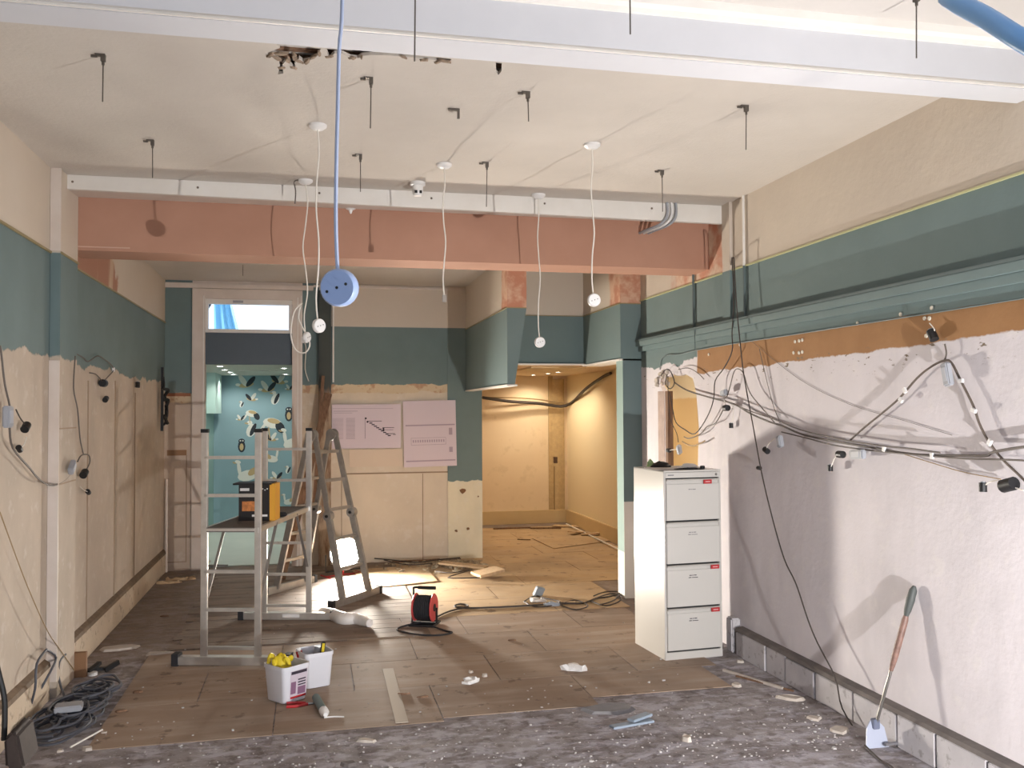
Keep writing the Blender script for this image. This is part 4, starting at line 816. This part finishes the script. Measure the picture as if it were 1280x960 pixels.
flake(672, 752, .09, .05, .02, 'pale paper heap under the lead mid floor', 'paper_scrap', 'scrap', M_WPL, 0, .006, n=8); flake(690, 757, .08, .05, .018, 'blue-grey torn packet by the lead', 'torn_packet', 'packet', plain('packet_grey', (150, 158, 170), .5), 0, .006)
flake(713, 754, .07, .05, .016, 'tan card scrap in the loop of lead', 'card_scrap', 'scrap', M_TIMBERL, 0, .006)
o = MB().box(-.05, .05, -.02, .02, 0, .09).build('socket_casing', plain('casing_bluegrey', (140, 150, 160), .5), bevel=.006); c = on_z(671, 745, .006); o.location = c; o.rotation_euler = (R(20), R(15), R(30)); tag(o, 'blue-grey plastic casing standing by the paper heap', 'casing')
flake(765, 888, .18, .10, .02, 'large flat grey slate-like slab on the grey floor', 'flat_slab', 'slab', plain('slab_grey', (128, 126, 128), .8, var=.1), 0, n=9)
offcut(790, 906, .26, .05, .012, 12, 'blue-grey channel strip lying before the flat slab', plain('channel', (142, 154, 168), .5), 'channel_strip', .0); offcut(800, 898, .16, .05, .014, 30, 'broken blue-grey channel end beside the strip', plain('channel', (142, 154, 168)), 'channel_strip', .02)
offcut(940, 850, .48, .022, .015, 112, 'thin pale batten lying along the floor right of the cabinet', M_CHIP, 'thin_batten', .0); offcut(955, 855, .42, .012, .01, 118, 'thin dark batten beside the pale one', M_TIMBER, 'thin_batten', 0)
offcut(579, 709, .52, .13, .02, -30, 'pale board offcut slanting by the back wall end', None, z=.03, tilt=3); offcut(610, 719, .28, .24, .03, 15, 'thick pale board end near the wall end', None, z=.03, tilt=-8)
offcut(560, 700, .30, .05, .015, 10, 'grey offcut under the slanting board', M_PLANK); offcut(520, 702, .55, .03, .02, 3, 'long thin timber lying along the back wall', M_TIMBER)
offcut(640, 661, .55, .02, .02, -2, 'dark batten left along the recess back wall', M_TIMBER); offcut(682, 661, .45, .02, .02, -12, 'dark batten right along the recess back wall', M_TIMBER); offcut(655, 675, .18, .02, .012, -30, 'short dark stick on the recess floor', M_TIMBER)
offcut(710, 658, .45, .16, .012, -30, 'pale board farthest in the recess corner', None); offcut(722, 667, .3, .12, .014, 35, 'pale board leaning across in the recess', None, tilt=6, z=.02); offcut(742, 669, .34, .11, .014, -15, 'pale board nearest the recess side wall', None, z=.02, tilt=-6)
cable('thin_conduit', [on_z(708, 655, .03), on_z(776, 688, .03)], .012, M_WHITE, 'pale thin pipe lying along the recess side wall', 'pipe', k=1)
flake(148, 811, .16, .07, .02, 'white board piece lying against the left skirting', 'board_piece', 'board', M_CHIP, 10, n=8); flake(200, 818, .13, .035, .02, 'thin white board piece on the boards by the left wall', 'board_piece', 'board', M_CHIP, 5, n=8)
flake(225, 725, .20, .05, .02, 'tan crumpled sheet in the far left corner', 'crumpled_sheet', 'sheet', M_TIMBERL, 0, n=9); flake(213, 729, .15, .05, .015, 'tan flat sheet before the crumpled one in the far left corner', 'crumpled_sheet', 'sheet', M_TIMBERL, 10, n=9)
offcut(250, 708, .62, .03, .02, -14, 'grey pole lying before the doorway', M_ALUD, 'pole'); offcut(238, 703, .45, .03, .02, -8, 'white pole lying behind the grey pole at the doorway', M_WHITE, 'pole')
for k, (px, py) in enumerate(((205, 771), (172, 866), (150, 890), (505, 868), (528, 872), (640, 801), (355, 862))):
    flake(px, py, .04, .018, .012, ('dark crumb heap by the left edge boards', 'dark flake left of the buckets', 'dark flake near the cable tangle', 'dark sliver on the boards centre', 'second dark sliver on the boards centre', 'dark sliver right of the reel', 'dark bit by the bucket')[k], 'dark_flake', 'rubble', M_TIMBER, 0, .006, n=6)
o = MB().box(-.04, .04, -.02, .02, 0, .16).build('timber_block', M_TIMBERL, bevel=.003); c = on_z(100, 846, 0); o.location = (XL + .09, c.y, 0); tag(o, 'small orange timber block standing by the left pilaster', 'block'); o.data.materials[0] = plain('block_orange', (140, 104, 74), .8)
# crumbs: uncountable plaster dust lumps
rnd = random.Random(5); m = MB()
for k in range(800):
    y = 4.1 + abs(rnd.gauss(0, .55)); x = rnd.uniform(-1.2, 2.85)
    if rnd.random() < .12: y = rnd.uniform(5.3, 7.5)
    if y > 5.1 and x > 2.35 and y < 6.4 and x < 2.85: continue
    s_ = rnd.uniform(.003, .009) * (1.7 if rnd.random() < .08 else 1); m.chunk((x, y, .004 if y > 5.05 else 0), s_, s_ * rnd.uniform(.5, 1), s_ * .7, rnd, 5)
o = m.build('plaster_crumbs', M_CRUMB); tag(o, 'white plaster crumbs scattered over the grey front floor', 'rubble', kind='stuff')
m = MB()
for k in range(260):
    x = rnd.gauss(1.5, .35); y = 10.2 - abs(rnd.gauss(0, .25)); 
    if x > 1.9 or x < .5: continue
    s_ = rnd.uniform(.01, .05); m.chunk((x, y, .005), s_, s_ * .5, s_ * .7, rnd, 5)
o = m.build('rubble_heap', simple_noise('rubble_mixed', S(110, 92, 74), S(200, 186, 160), 20)); tag(o, 'low heap of broken rubble along the foot of the back wall', 'rubble', kind='stuff')
# wires on the rubble
for k, pp in enumerate((((468, 698), (490, 700), (520, 703), (545, 700), (575, 697)), ((545, 714), (565, 716), (590, 712), (560, 722), (600, 722)), ((480, 700), (510, 706), (540, 704)))):
    cable('scrap_wire', [on_z(*p, .05) for p in pp], .006, M_WIRE, ('bent scrap wire over the rubble along the back wall', 'scrap wire curling by the pale offcuts', 'short scrap wire left on the rubble')[k])

# ---------------------------------------------------------------- cable tangle and things in the left front corner
rnd = random.Random(9)
for q, (cx, cy, a, b, lab) in enumerate(((-1.33, 5.35, .17, .34, 'near coil of grey cable in the left corner heap'), (-1.30, 5.65, .18, .30, 'middle coil of grey cable in the left corner heap'), (-1.27, 5.95, .14, .26, 'far coil of grey cable in the left corner heap'))):
    pts = []; 
    for k in range(90):
        an = k * .55 + q; rr = .55 + .45 * math.sin(k * .37 + q) * rnd.uniform(.6, 1); pts.append((max(cx + a * rr * math.cos(an) + rnd.uniform(-.02, .02), XL + .045), cy + b * rr * math.sin(an), .012 + .0006 * k + rnd.uniform(0, .012)))
    cable('cable_coil', pts, .0075, plain('cable_grey_%d' % q, (74 + 6 * q, 76 + 6 * q, 84 + 6 * q), .6), lab, k=3)
for k, pp in enumerate((((58, 812, 0), (46, 830, 0), (44, 860, 0), (36, 890, 1)), ((58, 812, 0), (70, 822, 0), (60, 845, 0), (40, 880, 1)), ((82, 818, 0), (74, 828, 0), (74, 850, 0), (84, 880, 1)))):
    cable('riser_cable', [on_x(a, b, XL + .06) if not f else on_z(a, b, .03) for a, b, f in pp], .007, plain('cable_grey_1', (80, 82, 90)), ('left of three grey cables rising up the left wall foot', 'middle of three grey cables rising up the left wall foot', 'right of three grey cables rising by the pilaster foot')[k])
c = on_z(86, 888, .07); o = MB().box(-.07, .07, -.05, .05, 0, .035).build('junction_box', M_GREY, bevel=.006); o.location = c; o.rotation_euler.z = R(8); tag(o, 'pale grey square junction box on the left cable heap', 'box')
for k, (px, py, s_) in enumerate(((34, 928, .03), (109, 938, .03), (130, 917, .02), (75, 940, .022))): flake(px, py, s_, s_ * .7, s_ * .6, ('white chip by the skirting at far left', 'white chip on the edge of the boards at lower left', 'small white chip beside the heap stick', 'white chip before the cable heap')[k])
cable('thin_stick', [on_z(88, 934, .02), on_z(128, 912, .03)], .005, M_WHITE, 'thin white stick before the cable heap', 'stick', k=1)
t = thing('black_bracket', on_z(122, 841, 0), 'black metal bracket lying by the left wall behind the heap', 'bracket')
MB().bar((-.1, 0, .02), (.08, .03, .02), .03, .02).bar((-.05, -.05, .02), (.0, .06, .05), .03, .02).bar((.05, -.02, .02), (.12, .05, .05), .02, .03).build('arm', M_BLACK, t); MB().lathe([(.03, 0), (.03, .02), (.0001, .02)], 12, Matrix.Translation((-.02, -.05, 0))).build('washer', M_WPL, t)
p = [on_y(a, b, 4.25) for a, b in ((6, 962), (4, 925), (14, 914), (22, 918), (31, 962))]; c = p[1].copy(); c.z = 0
o = MB().prism([(v.x, max(v.z, 0)) for v in p], lambda a, b, h: (a, 4.25 + h, b), .22).rel(c).build('dark_toolbag', plain('bag_dark', (58, 48, 44), .8, var=.2), bevel=.012); o.location = c; tag(o, 'dark brown tool bag at the bottom left corner', 'bag')
cable('bag_handle', [on_y(*q, 4.33) - c for q in ((-12, 800), (-2, 840), (5, 870), (6, 895), (5, 925))], .012, M_BLACK, parent=o, n=8)

# ---------------------------------------------------------------- long-handled floor scraper leaning on the right wall
a = on_z(1095, 932, 0) ; top = Vector((XR - .02, 4.0, .83)); t = thing('floor_scraper', (a.x, a.y, 0), 'long-handled floor scraper leaning on the right wall', 'scraper'); D = top - Vector((a.x, a.y, .1)); s0 = Vector((0, 0, .10))
P_ = lambda f: s0 + D * f
MB().tube([P_(.0), P_(.42)], .008, 10).build('steel_shaft', M_STEEL, t, smooth=True)
MB().tube([P_(.40), P_(.44), P_(.5), P_(.76), P_(.8)], [.010, .014, .017, .017, .011], 12).build('taped_shaft', plain('rusty_tape', (124, 96, 86), .5, var=.35, scale=30), t, smooth=True)
MB().tube([P_(.79), P_(.83), P_(.9), P_(.97), P_(1.0)], [.012, .018, .021, .019, .008], 12).build('grip', plain('grip_greygreen', (76, 80, 78), .6), t, smooth=True)
MB().prism([(-.075, 0), (.055, -.0), (.05, .09), (.018, .125), (-.018, .125), (-.05, .09)], lambda x, z, h: (x, -.03 + z * .35 + h, z), .006).build('blade', plain('blade_blue', (176, 182, 200), .35, .3), t)
MB().box(-.018, .018, -.012, .02, .085, .135).build('socket', plain('blade_socket', (98, 104, 124), .5), t, bevel=.003)

# ---------------------------------------------------------------- wiring on the right wall
def wallcable(pts, X, r, mat, label, name='wall_cable', root=None):
    return cable(name, ([Vector(root)] if root else []) + [on_x(a, b, X) for a, b in pts], r * .72, mat, label)
XC = XR - .03
wallcable([(843, 478), (859, 488), (888, 497), (917, 505), (938, 517), (961, 527), (977, 532), (1000, 542), (1029, 549), (1063, 555), (1099, 561), (1134, 567), (1166, 569), (1204, 569.5), (1233, 569.5), (1242, 565), (1278, 559), (1330, 553)], XC, .009, M_WIREG, 'thick grey cable sagging along the whole right wall')
wallcable([(905, 500), (938, 514), (968, 524), (1000, 537), (1050, 549), (1100, 557), (1140, 561), (1175, 566)], XC - .02, .006, M_WIREG, 'thinner grey cable running just above the sagging one')
wallcable([(977, 540), (1010, 548), (1040, 556), (1080, 562), (1140, 568), (1200, 573), (1240, 574), (1285, 576), (1330, 580)], XC - .01, .006, M_WIREG, 'thinner grey cable running just below the sagging one')
wallcable([(1063, 550), (1082, 533), (1102, 517), (1125, 497), (1146, 473), (1163, 459), (1179, 451), (1189, 453), (1201, 476), (1217, 508), (1224, 529), (1236, 552), (1254, 575), (1278, 598), (1320, 640)], XC, .008, plain('wire_brown', (92, 80, 72)), 'brown-grey cable peaking under the high junction box on the right wall')
wallcable([(1181, 430), (1183, 442), (1180, 452)], XC, .006, M_WIREG, 'short drop of cable above the high junction box')
wallcable([(915, 322), (916, 340), (917, 380), (915, 416), (915, 439), (905, 460), (894, 476), (892, 499), (884, 521), (869, 542), (856, 537), (845, 528), (841, 512), (837, 490)], XC - .03, .006, M_WIRE, 'dark cable looping in front of the knocked-through hole', root=(XR - .01, 5.99, 2.76))
wallcable([(917, 322), (918, 335), (921, 385), (925, 427), (930, 470), (942, 536), (952, 591), (965, 646), (980, 698), (995, 730), (1010, 775), (1022, 804), (1044, 847), (1053, 886), (1081, 930)], XC - .07, .006, M_WIRE, 'long dark cable hanging from the ceiling down to the floor by the scraper', 'hanging_cable', root=(XR - .01, 5.97, 2.80))
cable('floor_lead', [on_z(1081, 932, .01), on_z(1100, 950, .01), on_z(1116, 960, .01), on_z(1135, 985, .01)], .006, M_WIRE, 'dark lead trailing over the floor past the scraper blade')
cable('floor_lead', [on_z(*p, .02) for p in ((1106, 931), (1120, 929), (1140, 928), (1165, 931), (1185, 940), (1206, 959), (1220, 985))], .009, plain('lead_grey', (104, 102, 106)), 'grey lead arching on the floor right of the scraper')
wallcable([(888, 497), (906, 498), (912, 485), (917, 466), (922, 461), (929, 466), (934, 482), (940, 495), (956, 514), (968, 528)], XC - .02, .005, M_WIREG, 'grey cable arching over the sagging bundle by the hole')
wallcable([(835, 470), (835, 485), (836, 505), (838, 524), (846, 542), (848, 553)], XC - .03, .005, M_WIRE, 'cable dropping to the junction box in the hole')
wallcable([(853, 552), (860, 556), (869, 557), (881, 551)], XC - .02, .008, plain('wire_tan', (150, 124, 86)), 'thick tan cable right of the junction box in the hole'); wallcable([(855, 546), (862, 548), (876, 542), (884, 533), (895, 528), (906, 508)], XC - .02, .006, M_WIREG, 'grey cable rising from the hole to the bundle')
wallcable([(825, 462), (827, 449), (835, 443.5), (849, 443), (869, 438), (917, 429.5), (970, 421.5), (1050, 409), (1150, 393.5), (1290, 371)], XR - .008, .006, M_TEALD, 'green painted thin conduit running under the painted batten', 'surface_conduit')
wallcable([(868, 410), (868.5, 424), (869, 438)], XR - .06, .005, M_TEALD, 'short painted wire joining batten and conduit by the hole', 'surface_conduit')
wallcable([(826, 470), (832, 462), (838, 464), (843, 478), (838, 486), (832, 480), (834, 468)], XC - .02, .006, M_WIRE, 'knot of cable at the top left of the hole'); wallcable([(848, 462), (860, 460), (872, 466), (880, 474)], XC, .005, M_WIREG, 'pale wire over the top of the hole')
wallcable([(1131, 568), (1163, 578), (1204, 590), (1251, 599)], XC + .02, .0035, plain('wire_tan', (150, 124, 86)), 'thin tan wire dropping from the bundle to the black connector pair')
wallcable([(940, 427), (999, 474), (1061, 505), (1124, 524), (1190, 544)], XC + .024, .0018, M_WIREG, 'thin straight cable shadow drawn as a tube across the right wall above the bundle'); wallcable([(949, 436), (957, 470), (966, 505), (975, 528)], XC + .02, .0035, M_WIREG, 'thin steep wire dropping from the batten to the bundle')  # the first, straight one is a cast cable shadow drawn as a thin tube
for k, (px, py, w, h, rot, lab) in enumerate(((1184, 468, .045, .11, -12, 'tall grey junction box hanging highest on the right wall'), (1072, 568, .12, .05, -4, 'wide grey junction box on the sagging cable bundle'), (975, 552, .045, .075, -15, 'small grey junction box with white end below the bundle'), (905, 491, .075, .04, -10, 'grey junction box at the edge of the hole'), (849, 562, .05, .075, -20, 'grey junction box hanging in the hole'))):
    c = on_x(px, py, XC - .03); t = thing('junction_box', c, lab, 'box', rot=(R(rot), 0, 0))
    MB().box(-.016, .016, -w / 2, w / 2, -h / 2, h / 2).build('casing', M_GREY, t, bevel=.006)
    MB().box(-.019, -.016, -w * .3, w * .3, -h * .3, h * .3).build('cover', plain('box_cover', (176, 178, 184), .5), t, bevel=.001)
def holder(px, py, X, lab, rot=0, s_=1, wire=None):
    c = on_x(px, py, X); t = thing('lamp_holder', c, lab, 'connector', rot=(R(rot), 0, 0)); sg = -1 if X > 0 else 1
    MB().tube([(sg * .001, -.02 * s_, 0), (sg * .001, .02 * s_, 0)], .017 * s_, 12).build('body', M_BLACK, t, smooth=True); MB().tube([(0, .018 * s_, 0), (0, .026 * s_, 0)], .011 * s_, 10).build('pins', M_GREY, t)
    if wire: cable('tail', [Vector((0, 0, 0))] + [on_x(a, b, X) - c for a, b in wire], .003, M_FLEX, parent=t).rotation_euler = (R(-rot), 0, 0)
holder(1166, 419, XC, 'black lamp holder on the orange band near the top of the right wall', 60, 1.3, [(1168, 412), (1162, 404)])
holder(958, 563, XC - .02, 'black lamp holder left of the small junction box', 20, 1.1, [(960, 556), (968, 548)]); holder(949, 585, XC, 'tiny black lamp holder beside the long hanging cable', 0, .8)
holder(1051, 568, XC - .03, 'black lamp holder left of the wide junction box', 0, 1.2, [(1045, 570), (1039, 583)]); holder(1038, 585, XC - .02, 'small black lamp holder hanging lower left of the wide junction box', 90, .9)
holder(1229, 609, XC - .02, 'round black lamp holder, left of the pair at the right edge', 90, 1.0, [(1236, 603), (1248, 600)]); holder(1261, 606, XC - .03, 'large black lamp holder, right of the pair at the right edge', -15, 1.7, [(1270, 610), (1280, 613)])
holder(908, 510, XC - .03, 'black lamp holder hanging under the bundle by the hole', 0, 1.3, [(905, 500)]); holder(914, 532, XC, 'small black lamp holder below the one by the hole', 90, .9, [(917, 515), (915, 505)]); holder(836, 563, XC - .02, 'black lamp holder at the left of the box in the hole', 0, 1.1, [(842, 562), (847, 562)])
m = MB()
for px, py in ((1156, 398), (1162, 398), (1158, 420), (994, 427), (999, 426), (1003, 425), (992, 441), (999, 441), (1003, 440), (886, 443), (925, 431), (1072, 404), (1126, 393), (1165, 385)):
    c = on_x(px, py, XR - .001); m.lathe([(.0001, 0), (.012, 0), (.010, .005), (.0001, .005)], 8, Matrix.Translation(c) @ Matrix.Rotation(R(-90), 4, 'Y'))
m.build('filler_dot', plain('filler_white', (214, 206, 190), .9), wr)
for k, (px, py) in enumerate(((1201, 476), (1217, 513), (1126, 500), (1131, 488), (1165, 570), (1105, 561), (1237, 553))):
    c = on_x(px, py, XC - .012); o = MB().box(-.006, .006, -.014, .014, -.009, .009).build('cable_tag', M_WPL); o.location = c; o.rotation_euler.x = R(20 * k); tag(o, 'white cable tag on the right wall wiring, ' + ('upper one on the falling brown cable', 'lower one on the falling brown cable', 'lower one on the rising brown cable', 'upper one on the rising brown cable', 'on the sagging bundle right of centre', 'on the bundle beside the wide box', 'near the crossing of cables at right')[k], 'tag')

# ---------------------------------------------------------------- wiring on the left wall
XW = XL + .035
wallcable([(0, 432), (2, 445), (6, 480), (12, 507), (12, 520)], XW, .007, M_WIREG, 'grey cable dropping to the junction box at the left photo edge')
wallcable([(12, 535), (16, 560), (37, 585), (50, 600), (66, 607), (82, 599), (90, 588)], XW + .02, .008, M_WIREG, 'grey cable sagging between the two left junction boxes')
wallcable([(97, 577), (102, 569), (111, 569), (112, 579), (106, 590)], XW + .02, .006, M_WIREG, 'short cable curling to the lamp holder right of the pilaster')
wallcable([(94, 445), (92, 485), (97, 512), (100, 547), (104, 567)], XW + .05, .006, M_WIREG, 'grey cable hanging down the far edge of the left pilaster')
wallcable([(95, 442), (104, 447), (110, 452), (122, 445), (130, 449), (138, 455), (142, 462), (136, 470), (129, 477)], XW, .006, M_WIREG, 'wavy cable on the torn paint edge of the left wall'); wallcable([(112, 466), (120, 468), (128, 477)], XW, .005, M_WIRE, 'short cable left of the lamp holder on the torn paint edge')
wallcable([(0, 640), (10, 668), (34, 732), (59, 788), (75, 812), (93, 838)], XW + .03, .004, plain('wire_tan', (150, 124, 86)), 'thin wire falling diagonally down the near left wall')
wallcable([(20, 512), (25, 522), (31, 530)], XW + .01, .005, M_WIRE, 'short dark tail between junction box and lamp holder at left')
for px, py, w, h, rot, lab in ((10, 521, .08, .11, 0, 'grey junction box at the left photo edge'), (90, 584, .10, .05, 35, 'grey junction box slung on the left pilaster')):
    c = on_x(px, py, XW + (.03 if px < 50 else .055)); t = thing('junction_box', c, lab, 'box', rot=(R(rot), 0, 0)); MB().box(-.016, .016, -w / 2, w / 2, -h / 2, h / 2).build('casing', M_GREY, t, bevel=.006); MB().box(.016, .019, -w * .3, w * .3, -h * .3, h * .3).build('cover', plain('box_cover', (176, 178, 184)), t)
holder(32, 534, XW + .01, 'black lamp holder right of the left edge junction box', 30, 1.3); holder(24, 561, XW, 'small black lamp holder under the left edge junction box', -30, .9, [(30, 556), (33, 546)])
holder(105, 592, XW + .01, 'black lamp holder hanging right of the pilaster box', 20, 1.5); holder(110, 615, XW, 'small black lamp holder under the pilaster box', -20, 1, [(104, 612), (100, 608)])
holder(129, 479, XW, 'dark lamp holder on the torn paint edge of the left wall', 0, 1.7); holder(132, 499, XW, 'small pale-rimmed lamp holder below the torn paint edge', 20, 1.2); holder(172, 481, XW - .01, 'dark lamp holder farthest along the left wall', 80, 1.2)
o = MB().box(-.008, .008, -.018, .018, -.018, .018).build('white_anchor', M_WPL, bevel=.004); o.location = on_x(142, 462, XW); tag(o, 'white square anchor at the end of the wavy cable', 'anchor')
c = on_x(203, 505, XL + .05); t = thing('cord_bundle', c, 'black bundled cord hung in the far left corner', 'cord')
MB().box(-.012, .012, -.03, -.0, -.28, .38).build('strap', M_BLACK, t)
rnd = random.Random(4); pts = [(rnd.uniform(0, .05), rnd.uniform(-.04, .10), .20 - k * .035 + rnd.uniform(-.03, .03)) for k in range(13)]; cable('twisted_cord', [Vector((0, 0, .28))] + pts, .018, M_BLACK, parent=t)
cable('cord_loop', [(.0, -.01, -.22), (.02, .05, -.2), (.03, .12, -.1), (.02, .14, .0), (.01, .08, .1)], .012, M_BLACK, parent=t)
cable('thin_drop_wire', [on_x(211, 530, XL + .03), on_x(211, 620, XL + .03), on_x(212, 700, XL + .03)], .005, M_WIREG, 'thin wire below the black cord bundle in the far left corner')
# main cable in the recess
pts = [on_y(603, 497, 13.2), on_y(640, 502, 13.25), on_y(672, 504, 13.3), on_y(700, 508, 13.3), on_y(715, 503, 13.1), Vector((3.78, 12.2, 2.02)), Vector((3.80, 11.5, 2.16)), Vector((3.81, 11.2, 2.20))]
cable('swag_cable', pts, .022, M_WIRE, 'thick dark cable swagged across the recess back wall'); cable('swag_cable', [p + Vector((0, .03, .06 if 0 < i < 4 else 0)) for i, p in enumerate(pts[:6])], .010, plain('wire_tan', (150, 124, 86)), 'thin tan cable above the dark one in the recess')
o = MB().box(-.035, .035, -.02, .0, -.05, .05).build('wall_socket', plain('socket_brown', (84, 58, 40), .6), bevel=.005); o.location = on_y(694, 575, 13.395); tag(o, 'small brown socket on the recess back wall', 'socket')
cable('drop_cable', [on_y(693, 583, 13.38), on_y(693, 620, 13.38), on_y(694, 655, 13.38)], .010, plain('wire_tan', (150, 124, 86)), 'tan cable under the brown socket in the recess')
